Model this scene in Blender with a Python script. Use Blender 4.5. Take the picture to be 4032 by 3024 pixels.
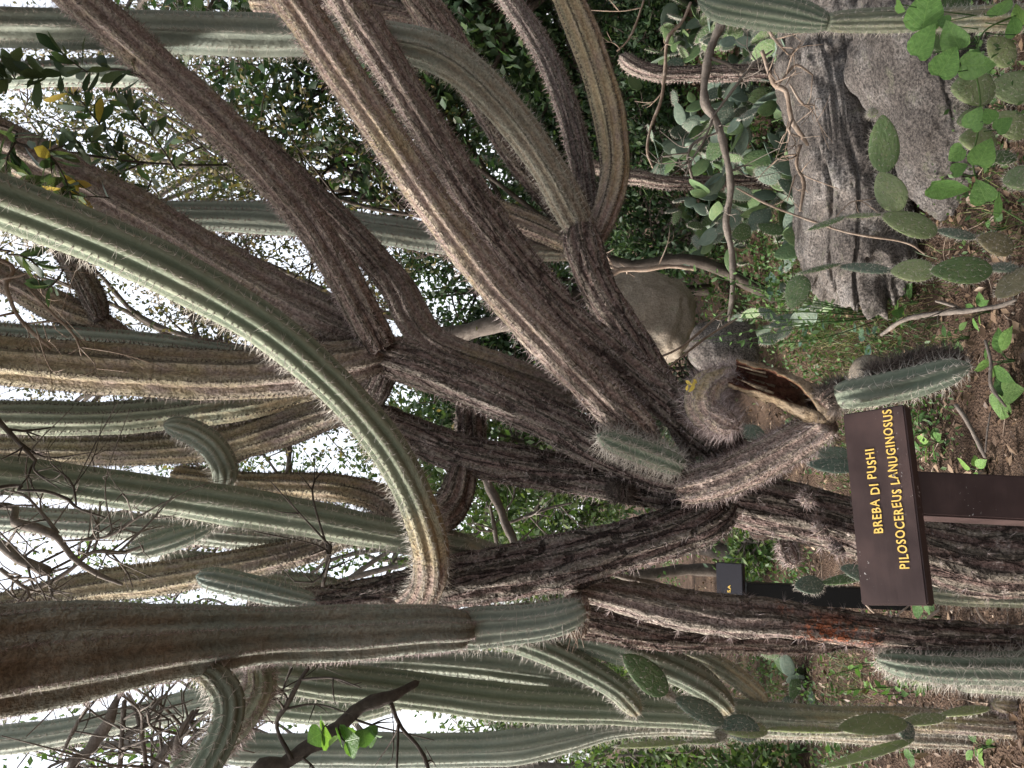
import bpy, bmesh, math, random
import numpy as np
from mathutils import Vector, Matrix

# ------------------------------------------------------------------ reset
for o in list(bpy.data.objects):
    bpy.data.objects.remove(o, do_unlink=True)
SC = bpy.context.scene
COL = SC.collection
rnd = random.Random(7)

# ------------------------------------------------------------------ camera (phone held on its side: world-up is image-left)
CAM_H, PITCH, FPX = 1.55, math.radians(5.0), 3135.0      # FPX for the 4032 px wide photograph
FW = np.array([0.0, math.cos(PITCH), math.sin(PITCH)])
UP = np.array([0.0, -math.sin(PITCH), math.cos(PITCH)])
RT = np.array([1.0, 0.0, 0.0])
CC = np.array([0.0, 0.0, CAM_H])
cam = bpy.data.cameras.new('camera')
cam.lens = 36.0 * FPX / 4032.0
cam.sensor_width = 36.0
cam.clip_start = 0.05
cam.clip_end = 500.0
camo = bpy.data.objects.new('camera', cam)
COL.objects.link(camo)
camo.matrix_world = Matrix(((-UP[0], RT[0], -FW[0], CC[0]), (-UP[1], RT[1], -FW[1], CC[1]),
                            (-UP[2], RT[2], -FW[2], CC[2]), (0, 0, 0, 1)))
SC.camera = camo

# ------------------------------------------------------------------ sky, sun, exposure
SUN_DIR = Vector((-0.80, -0.02, 0.58)).normalized()        # towards the sun: from the left, high
elev = math.asin(SUN_DIR.z)
azim = math.atan2(SUN_DIR.x, SUN_DIR.y)
world = bpy.data.worlds.new('World')
SC.world = world
world.use_nodes = True
wn = world.node_tree
wn.nodes.clear()
sky = wn.nodes.new('ShaderNodeTexSky')
sky.sky_type = 'NISHITA'
sky.sun_disc = False
sky.sun_elevation = elev
sky.sun_rotation = azim
sky.dust_density = 7.0
sky.air_density = 1.0
sky.ozone_density = 1.0
bg = wn.nodes.new('ShaderNodeBackground')
bg.inputs['Strength'].default_value = 0.15
wo = wn.nodes.new('ShaderNodeOutputWorld')
wmx = wn.nodes.new('ShaderNodeMix')
wmx.data_type = 'RGBA'
wmx.inputs[0].default_value = 0.7
wmx.inputs[7].default_value = (2.7, 2.72, 2.8, 1.0)      # thin white cloud over the whole sky
wn.links.new(sky.outputs[0], wmx.inputs[6])
wn.links.new(wmx.outputs[2], bg.inputs['Color'])
wn.links.new(bg.outputs[0], wo.inputs['Surface'])
sl = bpy.data.lights.new('sun', 'SUN')
sl.energy = 2.1
sl.angle = math.radians(8.0)
sl.color = (1.0, 0.97, 0.94)
so = bpy.data.objects.new('sun', sl)
COL.objects.link(so)
so.rotation_euler = SUN_DIR.to_track_quat('Z', 'Y').to_euler()
so.location = (-6, 2, 9)
SC.view_settings.view_transform = 'Standard'
SC.view_settings.look = 'None'
SC.view_settings.exposure = 2.0
SC.view_settings.gamma = 1.0
SC.view_settings.use_curve_mapping = False
SC.render.engine = 'CYCLES'
SC.cycles.max_bounces = 4
SC.cycles.diffuse_bounces = 2
SC.cycles.glossy_bounces = 2
SC.cycles.transmission_bounces = 2

# ------------------------------------------------------------------ helpers
def P(u, v, d):
    """photo pixel (4032x3024) + distance along the view axis -> world point"""
    return CC + d * (FW + RT * ((1512.0 - v) / FPX) + UP * ((2016.0 - u) / FPX))

def px2m(w, d):
    return w * d / FPX

_perm = np.random.RandomState(3).rand(64, 64, 64)
def vnoise(p):
    p = np.asarray(p, float)
    i = np.floor(p).astype(int)
    f = p - i
    f = f * f * (3 - 2 * f)
    i0 = i & 63
    i1 = (i + 1) & 63
    r = 0
    for a in (0, 1):
        for b in (0, 1):
            for c in (0, 1):
                w = (f[..., 0] if a else 1 - f[..., 0]) * (f[..., 1] if b else 1 - f[..., 1]) * (f[..., 2] if c else 1 - f[..., 2])
                r = r + w * _perm[(i1 if a else i0)[..., 0], (i1 if b else i0)[..., 1], (i1 if c else i0)[..., 2]]
    return r * 2 - 1

def gz(x, y):
    x = np.asarray(x, float)
    y = np.asarray(y, float)
    s = 0.10 * np.clip(x + 0.3, 0, 3) * np.clip(y - 3.4, 0, 3)
    q = np.stack([x * 0.8, y * 0.8, x * 0 + 3.3], -1)
    q2 = np.stack([x * 4.1, y * 4.1, x * 0 + 8.3], -1)
    return s + 0.035 * vnoise(q) + 0.012 * vnoise(q2)

def G(u, v):
    """photo pixel -> point on the ground"""
    dirn = FW + RT * ((1512.0 - v) / FPX) + UP * ((2016.0 - u) / FPX)
    t = 1.0
    for k in range(400):
        p = CC + dirn * t
        h = p[2] - float(gz(p[0], p[1]))
        if h < 0.002:
            break
        t += max(0.003, h * 0.5)
    return p

def norm(a):
    a = np.asarray(a, float)
    return a / (np.linalg.norm(a, axis=-1, keepdims=True) + 1e-12)

def mesh_np(name, verts, faces, mat=None, smooth=True):
    """verts (n,3); faces (m,3) or (m,4) array, or list of such arrays"""
    me = bpy.data.meshes.new(name)
    if not isinstance(faces, list):
        faces = [faces]
    faces = [np.asarray(f, np.int32) for f in faces if len(f)]
    verts = np.asarray(verts, np.float32)
    nl = sum(f.size for f in faces)
    npoly = sum(len(f) for f in faces)
    me.vertices.add(len(verts))
    me.vertices.foreach_set('co', verts.ravel())
    me.loops.add(nl)
    me.loops.foreach_set('vertex_index', np.concatenate([f.ravel() for f in faces]))
    me.polygons.add(npoly)
    tot = np.concatenate([np.full(len(f), f.shape[1], np.int32) for f in faces])
    st = np.concatenate([[0], np.cumsum(tot)[:-1]]).astype(np.int32)
    me.polygons.foreach_set('loop_start', st)
    if smooth:
        me.polygons.foreach_set('use_smooth', np.ones(npoly, bool))
    me.update(calc_edges=True)
    if mat is not None:
        me.materials.append(mat)
    return me

def obj(name, me, parent=None, label=None, cat=None, group=None, kind=None):
    o = bpy.data.objects.new(name, me)
    COL.objects.link(o)
    if parent is not None:
        o.parent = parent
        o.matrix_parent_inverse = parent.matrix_world.inverted()
    if label: o['label'] = label
    if cat: o['category'] = cat
    if group: o['group'] = group
    if kind: o['kind'] = kind
    return o

def thing(name, label, cat, loc=(0, 0, 0), group=None):
    o = obj(name, None, None, label, cat, group)
    o.location = Vector(loc)
    o.matrix_world = Matrix.Translation(Vector(loc))
    o.empty_display_size = 0.1
    return o

def fattr(me, name, arr):
    a = me.attributes.new(name, 'FLOAT', 'POINT')
    a.data.foreach_set('value', np.asarray(arr, np.float32))

# ------------------------------------------------------------------ materials
class NT:
    def __init__(s, name):
        s.m = bpy.data.materials.new(name)
        s.m.use_nodes = True
        s.t = s.m.node_tree
        s.t.nodes.clear()
        s.out = s.t.nodes.new('ShaderNodeOutputMaterial')
    def n(s, typ, **kw):
        nd = s.t.nodes.new(typ)
        for k, v in kw.items():
            setattr(nd, k, v)
        return nd
    def set(s, sock, val):
        if isinstance(val, bpy.types.NodeSocket):
            s.t.links.new(val, sock)
        elif isinstance(val, tuple) and len(val) == 3 and sock.type == 'RGBA':
            sock.default_value = (*val, 1)
        else:
            sock.default_value = val
    def noise(s, vec=None, scale=5.0, detail=4.0, rough=0.6):
        nd = s.n('ShaderNodeTexNoise')
        if vec is not None: s.set(nd.inputs['Vector'], vec)
        s.set(nd.inputs['Scale'], scale); s.set(nd.inputs['Detail'], detail); s.set(nd.inputs['Roughness'], rough)
        return nd.outputs['Fac']
    def voro(s, vec=None, scale=5.0, feature='F1'):
        nd = s.n('ShaderNodeTexVoronoi', feature=feature)
        if vec is not None: s.set(nd.inputs['Vector'], vec)
        s.set(nd.inputs['Scale'], scale)
        return nd
    def math(s, op, a, b=0.0, c=0.0, clamp=False):
        nd = s.n('ShaderNodeMath', operation=op)
        nd.use_clamp = clamp
        for i, x in enumerate((a, b, c)): s.set(nd.inputs[i], x)
        return nd.outputs[0]
    def mapr(s, v, a, b, c=0.0, d=1.0):
        nd = s.n('ShaderNodeMapRange')
        for i, x in enumerate((v, a, b, c, d)): s.set(nd.inputs[i], x)
        return nd.outputs[0]
    def ramp(s, fac, stops):
        nd = s.n('ShaderNodeValToRGB')
        el = nd.color_ramp.elements
        while len(el) < len(stops): el.new(0.5)
        for e, (p, c) in zip(el, stops):
            e.position = p
            e.color = (*c, 1)
        s.set(nd.inputs[0], fac)
        return nd.outputs[0]
    def mix(s, fac, a, b, mode='MIX'):
        nd = s.n('ShaderNodeMix', data_type='RGBA', blend_type=mode)
        s.set(nd.inputs[0], fac); s.set(nd.inputs[6], a); s.set(nd.inputs[7], b)
        return nd.outputs[2]
    def coord(s, which='Object'):
        return s.n('ShaderNodeTexCoord').outputs[which]
    def map(s, vec, scale=(1, 1, 1)):
        nd = s.n('ShaderNodeMapping')
        s.set(nd.inputs['Vector'], vec)
        nd.inputs['Scale'].default_value = scale
        return nd.outputs[0]
    def attr(s, name):
        return s.n('ShaderNodeAttribute', attribute_name=name).outputs['Fac']
    def bump(s, h, strength=0.5, dist=0.01):
        nd = s.n('ShaderNodeBump')
        s.set(nd.inputs['Height'], h)
        nd.inputs['Strength'].default_value = strength
        nd.inputs['Distance'].default_value = dist
        return nd.outputs[0]
    def principled(s, col, rough=0.7, normal=None, spec=0.3):
        nd = s.n('ShaderNodeBsdfPrincipled')
        s.set(nd.inputs['Base Color'], col)
        s.set(nd.inputs['Roughness'], rough)
        s.set(nd.inputs['Specular IOR Level'], spec)
        if normal is not None: s.set(nd.inputs['Normal'], normal)
        s.t.links.new(nd.outputs[0], s.out.inputs[0])
        return nd
    def island(s):
        return s.n('ShaderNodeNewGeometry').outputs['Random Per Island']

def mat_skin(name, stops, crest, crest_amt):
    t = NT(name)
    uv = t.n('ShaderNodeUVMap').outputs[0]
    co = t.coord('Object')
    age = t.attr('age')
    rib = t.attr('rib')
    n1 = t.noise(co, 9.0, 3.0, 0.65)
    n2 = t.noise(t.map(uv, (60, 9, 1)), 1.0, 4.0, 0.7)
    a = t.math('ADD', age, t.math('MULTIPLY', t.math('SUBTRACT', n1, 0.5), 0.45))
    a = t.math('ADD', a, t.math('MULTIPLY', t.math('SUBTRACT', n2, 0.5), 0.35))
    col = t.ramp(a, stops)
    cr = t.math('MULTIPLY', t.mapr(rib, 0.55, 1.0), t.mapr(age, 0.1, 0.8, crest_amt, 0.35), clamp=True)
    col = t.mix(cr, col, crest)
    # corky flakes and lichen on old skin
    v = t.voro(t.map(uv, (55, 40, 1)), 1.0).outputs['Distance']
    lich = t.math('MULTIPLY', t.mapr(n1, 0.56, 0.70), t.mapr(age, 0.45, 0.8, 0.0, 0.75), clamp=True)
    col = t.mix(lich, col, (0.40, 0.335, 0.30))
    mid_ = t.noise(co, 60.0, 3.0, 0.7)
    blo = t.math('MULTIPLY', t.mapr(mid_, 0.60, 0.68), t.mapr(age, 0.5, 0.75, 0.0, 0.7), clamp=True)
    col = t.mix(blo, col, (0.42, 0.36, 0.325))
    ce = t.voro(t.map(uv, (46, 6.5, 1)), 1.0, 'DISTANCE_TO_EDGE').outputs['Distance']
    wob = t.math('ADD', ce, t.math('MULTIPLY', t.math('SUBTRACT', mid_, 0.5), 0.42))
    crk = t.math('MULTIPLY', t.mapr(wob, 0.07, 0.0), t.mapr(age, 0.6, 0.85), clamp=True)
    col = t.mix(t.math('MULTIPLY', crk, 0.72), col, (0.022, 0.015, 0.013))
    red = t.math('MULTIPLY', t.mapr(n1, 0.64, 0.72), t.mapr(age, 0.7, 0.95, 0.0, 0.55), clamp=True)
    col = t.mix(red, col, (0.24, 0.085, 0.045))
    pe = t.math('MULTIPLY', t.attr('peel'), t.mapr(t.math('ADD', mid_, t.math('MULTIPLY', n1, 0.6)), 0.70, 0.84), clamp=True)
    col = t.mix(pe, col, (0.40, 0.125, 0.055))
    fine = t.noise(co, 140.0, 2.0, 0.6)
    spk = t.mapr(fine, 0.35, 0.68, 0.45, 1.55)
    col = t.mix(t.mapr(age, 0.25, 0.7, 0.15, 0.85), col, t.mix(1.0, col, spk, 'MULTIPLY'))
    dk = t.mapr(n2, 0.35, 0.72, 0.5, 1.25)
    hs = t.mix(t.mapr(age, 0.25, 0.7, 0.10, 0.75), (1, 1, 1), dk, 'MULTIPLY')
    col = t.mix(1.0, col, hs, 'MULTIPLY')
    ri = t.n('ShaderNodeObjectInfo').outputs['Random']
    col = t.mix(1.0, col, t.ramp(ri, [(0, (0.82, 0.84, 0.86)), (1, (1.14, 1.10, 1.05))]), 'MULTIPLY')
    h = t.math('ADD', t.math('MULTIPLY', n2, 0.8), t.math('MULTIPLY', v, 0.45))
    h = t.math('ADD', h, t.math('MULTIPLY', fine, 0.5))
    h = t.math('MULTIPLY', h, t.mapr(age, 0.1, 0.8, 0.12, 1.0))
    h = t.math('SUBTRACT', h, t.math('MULTIPLY', crk, 1.2))
    t.principled(col, t.mapr(age, 0.0, 0.6, 0.70, 0.95), t.bump(h, 1.0, 0.02), 0.2)
    return t.m

SKIN = mat_skin('cactus_skin', [(0.0, (0.120, 0.155, 0.110)), (0.28, (0.175, 0.190, 0.140)), (0.46, (0.36, 0.290, 0.185)),
                                (0.60, (0.290, 0.226, 0.200)), (0.80, (0.205, 0.146, 0.128)), (1.0, (0.140, 0.092, 0.078))],
                (0.32, 0.33, 0.25), 0.38)
BLUE = mat_skin('cactus_skin_waxy', [(0.0, (0.165, 0.205, 0.175)), (0.28, (0.215, 0.235, 0.195)), (0.50, (0.29, 0.25, 0.19)),
                                (0.70, (0.205, 0.16, 0.13)), (0.85, (0.150, 0.105, 0.085)), (1.0, (0.09, 0.06, 0.05))],
                (0.36, 0.39, 0.33), 0.5)

def mat_spine(name, c0, c1, c2):
    t = NT(name)
    col = t.ramp(t.island(), [(0, c0), (0.5, c1), (1, c2)])
    t.principled(col, 0.6, None, 0.3)
    return t.m
SP_BROWN = mat_spine('spines_brown', (0.13, 0.085, 0.075), (0.27, 0.195, 0.175), (0.42, 0.35, 0.31))
SP_PALE = mat_spine('spines_pale', (0.30, 0.26, 0.22), (0.46, 0.42, 0.36), (0.58, 0.54, 0.47))
SP_DARK = mat_spine('spines_dark', (0.03, 0.024, 0.02), (0.07, 0.05, 0.04), (0.20, 0.16, 0.13))
SP_PINK = mat_spine('spines_pinkish', (0.11, 0.075, 0.068), (0.33, 0.25, 0.23), (0.56, 0.48, 0.45))

def mat_leaf(name, c0, c1, c2, trans=0.35, scale=30.0, veins=False):
    t = NT(name)
    rr_ = t.math('FRACT', t.math('ADD', t.island(), t.n('ShaderNodeObjectInfo').outputs['Random']))
    col = t.ramp(rr_, [(0.0, c0), (0.6, c1), (1.0, c2)])
    if scale == 0:
        p = t.principled(col, 0.5, None, 0.3)
        tr = t.n('ShaderNodeBsdfTranslucent')
        t.set(tr.inputs['Color'], t.mix(1.0, col, (1.3, 1.45, 0.75), 'MULTIPLY'))
        mx = t.n('ShaderNodeMixShader')
        mx.inputs[0].default_value = trans
        t.t.links.new(p.outputs[0], mx.inputs[1])
        t.t.links.new(tr.outputs[0], mx.inputs[2])
        t.t.links.new(mx.outputs[0], t.out.inputs[0])
        return t.m
    nz = t.noise(t.coord('Object'), scale, 3.0, 0.6)
    col = t.mix(1.0, col, t.ramp(nz, [(0.25, (0.7, 0.7, 0.7)), (0.75, (1.25, 1.25, 1.2))]), 'MULTIPLY')
    hgt = nz
    if veins:
        sp = t.n('ShaderNodeSeparateXYZ')
        t.set(sp.inputs[0], t.coord('Object'))
        ax = t.math('ABSOLUTE', sp.outputs[0])
        w = t.math('SINE', t.math('MULTIPLY', t.math('SUBTRACT', sp.outputs[1], t.math('MULTIPLY', ax, 0.75)), 44.0))
        ve = t.math('MAXIMUM', t.mapr(w, 0.86, 1.0), t.mapr(ax, 0.02, 0.005))
        col = t.mix(t.math('MULTIPLY', ve, 0.45), col, t.mix(1.0, col, (1.8, 1.55, 1.7), 'MULTIPLY'))
        bl = t.mapr(t.noise(t.coord('Object'), 4.0, 4.0, 0.6), 0.62, 0.72)
        col = t.mix(t.math('MULTIPLY', bl, 0.5), col, (0.30, 0.30, 0.10))
        hgt = t.math('SUBTRACT', nz, t.math('MULTIPLY', ve, 0.6))
    p = t.principled(col, 0.5 if veins else 0.45, t.bump(hgt, 0.3 if veins else 0.15, 0.05 if veins else 0.003), 0.3)
    tr = t.n('ShaderNodeBsdfTranslucent')
    t.set(tr.inputs['Color'], t.mix(1.0, col, (1.3, 1.45, 0.75), 'MULTIPLY'))
    mx = t.n('ShaderNodeMixShader')
    mx.inputs[0].default_value = trans
    t.t.links.new(p.outputs[0], mx.inputs[1])
    t.t.links.new(tr.outputs[0], mx.inputs[2])
    t.t.links.new(mx.outputs[0], t.out.inputs[0])
    return t.m
LF_DARK = mat_leaf('leaf_dark', (0.020, 0.040, 0.020), (0.040, 0.075, 0.035), (0.075, 0.11, 0.045), 0.35, 0)
LF_MID = mat_leaf('leaf_mid', (0.040, 0.075, 0.025), (0.075, 0.125, 0.040), (0.14, 0.18, 0.06), 0.35, 0)
LF_GOLD = mat_leaf('leaf_olive', (0.030, 0.040, 0.020), (0.065, 0.070, 0.032), (0.19, 0.145, 0.065), 0.35, 0)
LF_LIME = mat_leaf('leaf_lime', (0.075, 0.155, 0.040), (0.11, 0.22, 0.055), (0.17, 0.29, 0.07), 0.3, 6.0, True)
LF_OVAL = mat_leaf('leaf_oval', (0.030, 0.055, 0.030), (0.055, 0.085, 0.045), (0.10, 0.125, 0.06), 0.25)
LF_YELL = mat_leaf('leaf_yellow', (0.40, 0.30, 0.06), (0.46, 0.34, 0.08), (0.5, 0.36, 0.1), 0.3)
LF_WEED = mat_leaf('leaf_weed', (0.035, 0.070, 0.025), (0.060, 0.115, 0.038), (0.10, 0.165, 0.05), 0.3, 0)
LF_TEAL = mat_leaf('leaf_bluish', (0.035, 0.075, 0.055), (0.055, 0.105, 0.075), (0.09, 0.15, 0.09), 0.2, 6.0, True)
LF_WEEDV = mat_leaf('leaf_weed_veined', (0.045, 0.095, 0.030), (0.075, 0.15, 0.045), (0.12, 0.21, 0.06), 0.3, 6.0, True)
LITTER = mat_leaf('leaf_litter', (0.055, 0.034, 0.022), (0.13, 0.082, 0.050), (0.27, 0.19, 0.125), 0.05, 0)
GRASS = mat_leaf('grass_blades', (0.035, 0.070, 0.020), (0.07, 0.115, 0.035), (0.20, 0.18, 0.08), 0.2, 0)

def mat_bark(name, c0, c1, c2, sc=1.0):
    t = NT(name)
    co = t.coord('Object')
    n = t.noise(co, 14 * sc, 6.0, 0.7)
    n2 = t.noise(co, 70 * sc, 4.0, 0.7)
    col = t.ramp(n, [(0.25, c0), (0.5, c1), (0.75, c2)])
    col = t.mix(0.6, col, t.ramp(n2, [(0.3, (0.6, 0.6, 0.6)), (0.7, (1.3, 1.3, 1.3))]), 'MULTIPLY')
    t.principled(col, 0.9, t.bump(t.math('ADD', n, n2), 0.7, 0.006), 0.2)
    return t.m
BK_GREY = mat_bark('bark_grey', (0.075, 0.062, 0.052), (0.14, 0.118, 0.10), (0.23, 0.20, 0.17))
BK_DARK = mat_bark('bark_dark', (0.030, 0.024, 0.020), (0.055, 0.044, 0.036), (0.10, 0.083, 0.068))
BK_TWIG = mat_bark('twig_pale', (0.12, 0.085, 0.062), (0.22, 0.165, 0.125), (0.36, 0.30, 0.25))

def mat_pad(name, c0, c1, c2, scar):
    t = NT(name)
    co = t.coord('Object')
    n = t.noise(co, 3.2, 5, 0.65)
    col = t.ramp(n, [(0.25, c0), (0.5, c1), (0.78, c2)])
    s = t.mapr(t.noise(co, 5, 5, 0.7), 0.58, 0.68)
    col = t.mix(t.math('MULTIPLY', s, 0.35), col, scar)
    dt = t.mapr(t.voro(t.map(co, (1, 1, 0.05)), 7.5).outputs['Distance'], 0.17, 0.09)
    col = t.mix(t.math('MULTIPLY', dt, 0.7), col, (0.30, 0.25, 0.16))
    ri = t.n('ShaderNodeObjectInfo').outputs['Random']
    col = t.mix(1.0, col, t.ramp(ri, [(0, (0.75, 0.8, 0.8)), (1, (1.2, 1.15, 1.1))]), 'MULTIPLY')
    t.principled(col, 0.5, t.bump(t.math('ADD', t.noise(co, 12, 3), dt), 0.35, 0.03), 0.3)
    return t.m
PAD_G = mat_pad('pad_green', (0.075, 0.125, 0.055), (0.105, 0.165, 0.070), (0.15, 0.20, 0.09), (0.22, 0.19, 0.11))
PAD_L = mat_pad('pad_pale', (0.17, 0.22, 0.105), (0.23, 0.285, 0.14), (0.30, 0.335, 0.185), (0.33, 0.26, 0.15))
PAD_B = mat_pad('pad_bluegrey', (0.085, 0.125, 0.095), (0.125, 0.17, 0.13), (0.175, 0.215, 0.165), (0.20, 0.17, 0.11))
PAD_O = mat_pad('pad_old', (0.13, 0.12, 0.075), (0.21, 0.19, 0.115), (0.28, 0.24, 0.15), (0.30, 0.20, 0.11))

def mat_stone(name, c0, c1, c2, speck):
    t = NT(name)
    co = t.coord('Object')
    n = t.noise(co, 5, 6, 0.7)
    g = t.noise(co, 95, 3, 0.8)
    col = t.ramp(n, [(0.25, c0), (0.5, c1), (0.75, c2)])
    col = t.mix(speck, col, t.ramp(g, [(0.36, (0.25, 0.25, 0.25)), (0.5, (0.9, 0.9, 0.9)), (0.64, (1.7, 1.68, 1.65))]), 'MULTIPLY')
    moss = t.mapr(t.noise(co, 11, 5, 0.7), 0.58, 0.72)
    col = t.mix(t.math('MULTIPLY', moss, 0.45), col, (0.13, 0.135, 0.085))
    h = t.math('ADD', t.math('MULTIPLY', g, 0.5), t.noise(co, 26, 5, 0.7))
    t.principled(col, 0.92, t.bump(h, 0.9, 0.012), 0.2)
    return t.m
ST_GREY = mat_stone('granite_grey', (0.050, 0.042, 0.037), (0.105, 0.092, 0.083), (0.20, 0.188, 0.178), 1.0)
ST_DARK = mat_stone('granite_dark', (0.038, 0.032, 0.029), (0.078, 0.069, 0.063), (0.155, 0.145, 0.138), 1.0)
ST_TAN = mat_stone('granite_tan', (0.15, 0.12, 0.09), (0.22, 0.185, 0.145), (0.30, 0.27, 0.22), 0.35)

def mat_soil():
    t = NT('soil')
    co = t.coord('Object')
    n = t.noise(co, 2.3, 6, 0.65)
    n2 = t.noise(co, 30, 5, 0.75)
    g = t.voro(co, 90).outputs['Distance']
    col = t.ramp(n, [(0.3, (0.036, 0.025, 0.019)), (0.5, (0.080, 0.053, 0.038)), (0.7, (0.150, 0.104, 0.075))])
    col = t.mix(0.85, col, t.ramp(n2, [(0.3, (0.45, 0.42, 0.4)), (0.55, (1, 1, 1)), (0.75, (1.7, 1.65, 1.6))]), 'MULTIPLY')
    t.principled(col, 0.97, t.bump(t.math('ADD', n2, t.math('MULTIPLY', g, 0.6)), 1.0, 0.02), 0.1)
    return t.m
SOIL = mat_soil()

def mat_paint():
    t = NT('brown_painted_wood')
    co = t.coord('Object')
    n = t.noise(t.map(co, (4, 60, 60)), 1.0, 6, 0.7)
    b = t.noise(co, 9, 4, 0.6)
    col = t.ramp(b, [(0.3, (0.024, 0.013, 0.012)), (0.5, (0.036, 0.020, 0.018)), (0.7, (0.056, 0.031, 0.027))])
    chips = t.math('MULTIPLY', t.mapr(t.noise(co, 130, 3, 0.6), 0.66, 0.70), t.mapr(t.noise(co, 7, 3), 0.55, 0.62), clamp=True)
    col = t.mix(chips, col, (0.42, 0.40, 0.38))
    t.principled(col, t.mapr(b, 0.3, 0.7, 0.42, 0.65), t.bump(n, 0.35, 0.002), 0.4)
    return t.m
PAINT = mat_paint()
def mat_plain(name, c, rough=0.6):
    t = NT(name)
    nz = t.noise(t.coord('Object'), 120, 4, 0.7)
    col = t.mix(1.0, c, t.ramp(nz, [(0.3, (0.75, 0.75, 0.75)), (0.7, (1.15, 1.15, 1.15))]), 'MULTIPLY')
    t.principled(col, rough, None, 0.3)
    return t.m
YELLOW = mat_plain('yellow_lettering', (0.72, 0.49, 0.12))
BLACKW = mat_plain('dark_navy_paint', (0.016, 0.015, 0.020), 0.5)
BLACKP = mat_plain('black_post', (0.008, 0.008, 0.008), 0.6)
def mat_wood():
    t = NT('broken_wood')
    co = t.coord('Object')
    w = t.noise(t.map(co, (20, 20, 20)), 1.0, 6, 0.7)
    a = t.attr('age')
    f = t.math('ADD', a, t.math('MULTIPLY', t.math('SUBTRACT', w, 0.5), 0.8))
    col = t.ramp(f, [(0.0, (0.42, 0.34, 0.25)), (0.35, (0.33, 0.23, 0.13)), (0.6, (0.20, 0.085, 0.05)), (1.0, (0.10, 0.036, 0.022))])
    col = t.mix(1.0, col, t.ramp(t.noise(co, 85, 5, 0.75), [(0.34, (0.22, 0.19, 0.16)), (0.5, (0.9, 0.9, 0.9)), (0.7, (1.35, 1.35, 1.35))]), 'MULTIPLY')
    t.principled(col, 0.85, t.bump(t.noise(co, 60, 6, 0.75), 1.0, 0.025), 0.25)
    return t.m
WOOD = mat_wood()

# ------------------------------------------------------------------ generators
def resample(ctrl, step):
    """Catmull-Rom through rows of ctrl (first 3 columns are xyz), resampled at about `step` metres"""
    c = np.asarray(ctrl, float)
    c = np.vstack([2 * c[0] - c[1], c, 2 * c[-1] - c[-2]])
    out = []
    for i in range(1, len(c) - 2):
        p0, p1, p2, p3 = c[i - 1], c[i], c[i + 1], c[i + 2]
        n = 24
        t = np.linspace(0, 1, n, endpoint=False)[:, None]
        out.append(0.5 * (2 * p1 + (p2 - p0) * t + (2 * p0 - 5 * p1 + 4 * p2 - p3) * t ** 2 + (3 * p1 - p0 - 3 * p2 + p3) * t ** 3))
    out.append(c[-2][None])
    q = np.vstack(out)
    ds = np.linalg.norm(np.diff(q[:, :3], axis=0), axis=1)
    s = np.concatenate([[0], np.cumsum(ds)])
    n = max(4, int(s[-1] / step) + 1)
    si = np.linspace(0, s[-1], n)
    return np.stack([np.interp(si, s, q[:, k]) for k in range(q.shape[1])], -1), si

def frames(q):
    T = norm(np.gradient(q, axis=0))
    N = np.zeros_like(T)
    a = np.array([0.3, -0.9, 0.2])
    n = norm(a - T[0] * (a @ T[0]))
    for i in range(len(q)):
        n = norm(n - T[i] * (n @ T[i]))
        N[i] = n
    return T, N, np.cross(T, N)

def spines_mesh(name, pos, dirs, length, rad, mat):
    n = len(pos)
    d = norm(dirs)
    a = np.where(np.abs(d[:, 2:3]) < 0.9, np.array([[0, 0, 1.0]]), np.array([[1.0, 0, 0]]))
    x = norm(np.cross(d, a))
    y = np.cross(d, x)
    L = np.asarray(length)[:, None]
    R = np.asarray(rad)[:, None] if np.ndim(rad) else rad
    v = np.empty((n, 4, 3))
    for k in range(3):
        an = 2 * math.pi * k / 3
        v[:, k] = pos + (x * math.cos(an) + y * math.sin(an)) * R
    v[:, 3] = pos + d * L
    b = np.arange(n)[:, None] * 4
    f = np.concatenate([b + np.array([[0, 1, 3]]), b + np.array([[1, 2, 3]]), b + np.array([[2, 0, 3]])])
    return mesh_np(name, v.reshape(-1, 3), f, mat, False)

SPST = {  # style: material, areole spacing, spines per areole, length, radius
    'fur':   (SP_PINK, 0.0105, 7, 0.021, 0.00062),
    'brown': (SP_PINK, 0.017, 5, 0.021, 0.00062),
    'pale':  (SP_PALE, 0.016, 6, 0.025, 0.00060),
    'tan':   (SP_DARK, 0.0115, 7, 0.014, 0.00090),
    'long':  (SP_PALE, 0.0105, 8, 0.038, 0.00062),
    'woolly': (SP_PINK, 0.0085, 9, 0.024, 0.00060),
    'darkwool': (SP_DARK, 0.007, 13, 0.036, 0.0008),
    'sparse': (SP_PINK, 0.085, 8, 0.030, 0.0006),
    'few':   (SP_PALE, 0.022, 5, 0.024, 0.0006),
    'pillar': (SP_PINK, 0.0085, 9, 0.014, 0.00035),
    'shaggy': (SP_PINK, 0.008, 12, 0.040, 0.00055),
    'silver': (SP_PALE, 0.0095, 10, 0.040, 0.00055),
    'far':   (SP_BROWN, 0.018, 5, 0.018, 0.0011),
    'none':  None}

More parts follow.
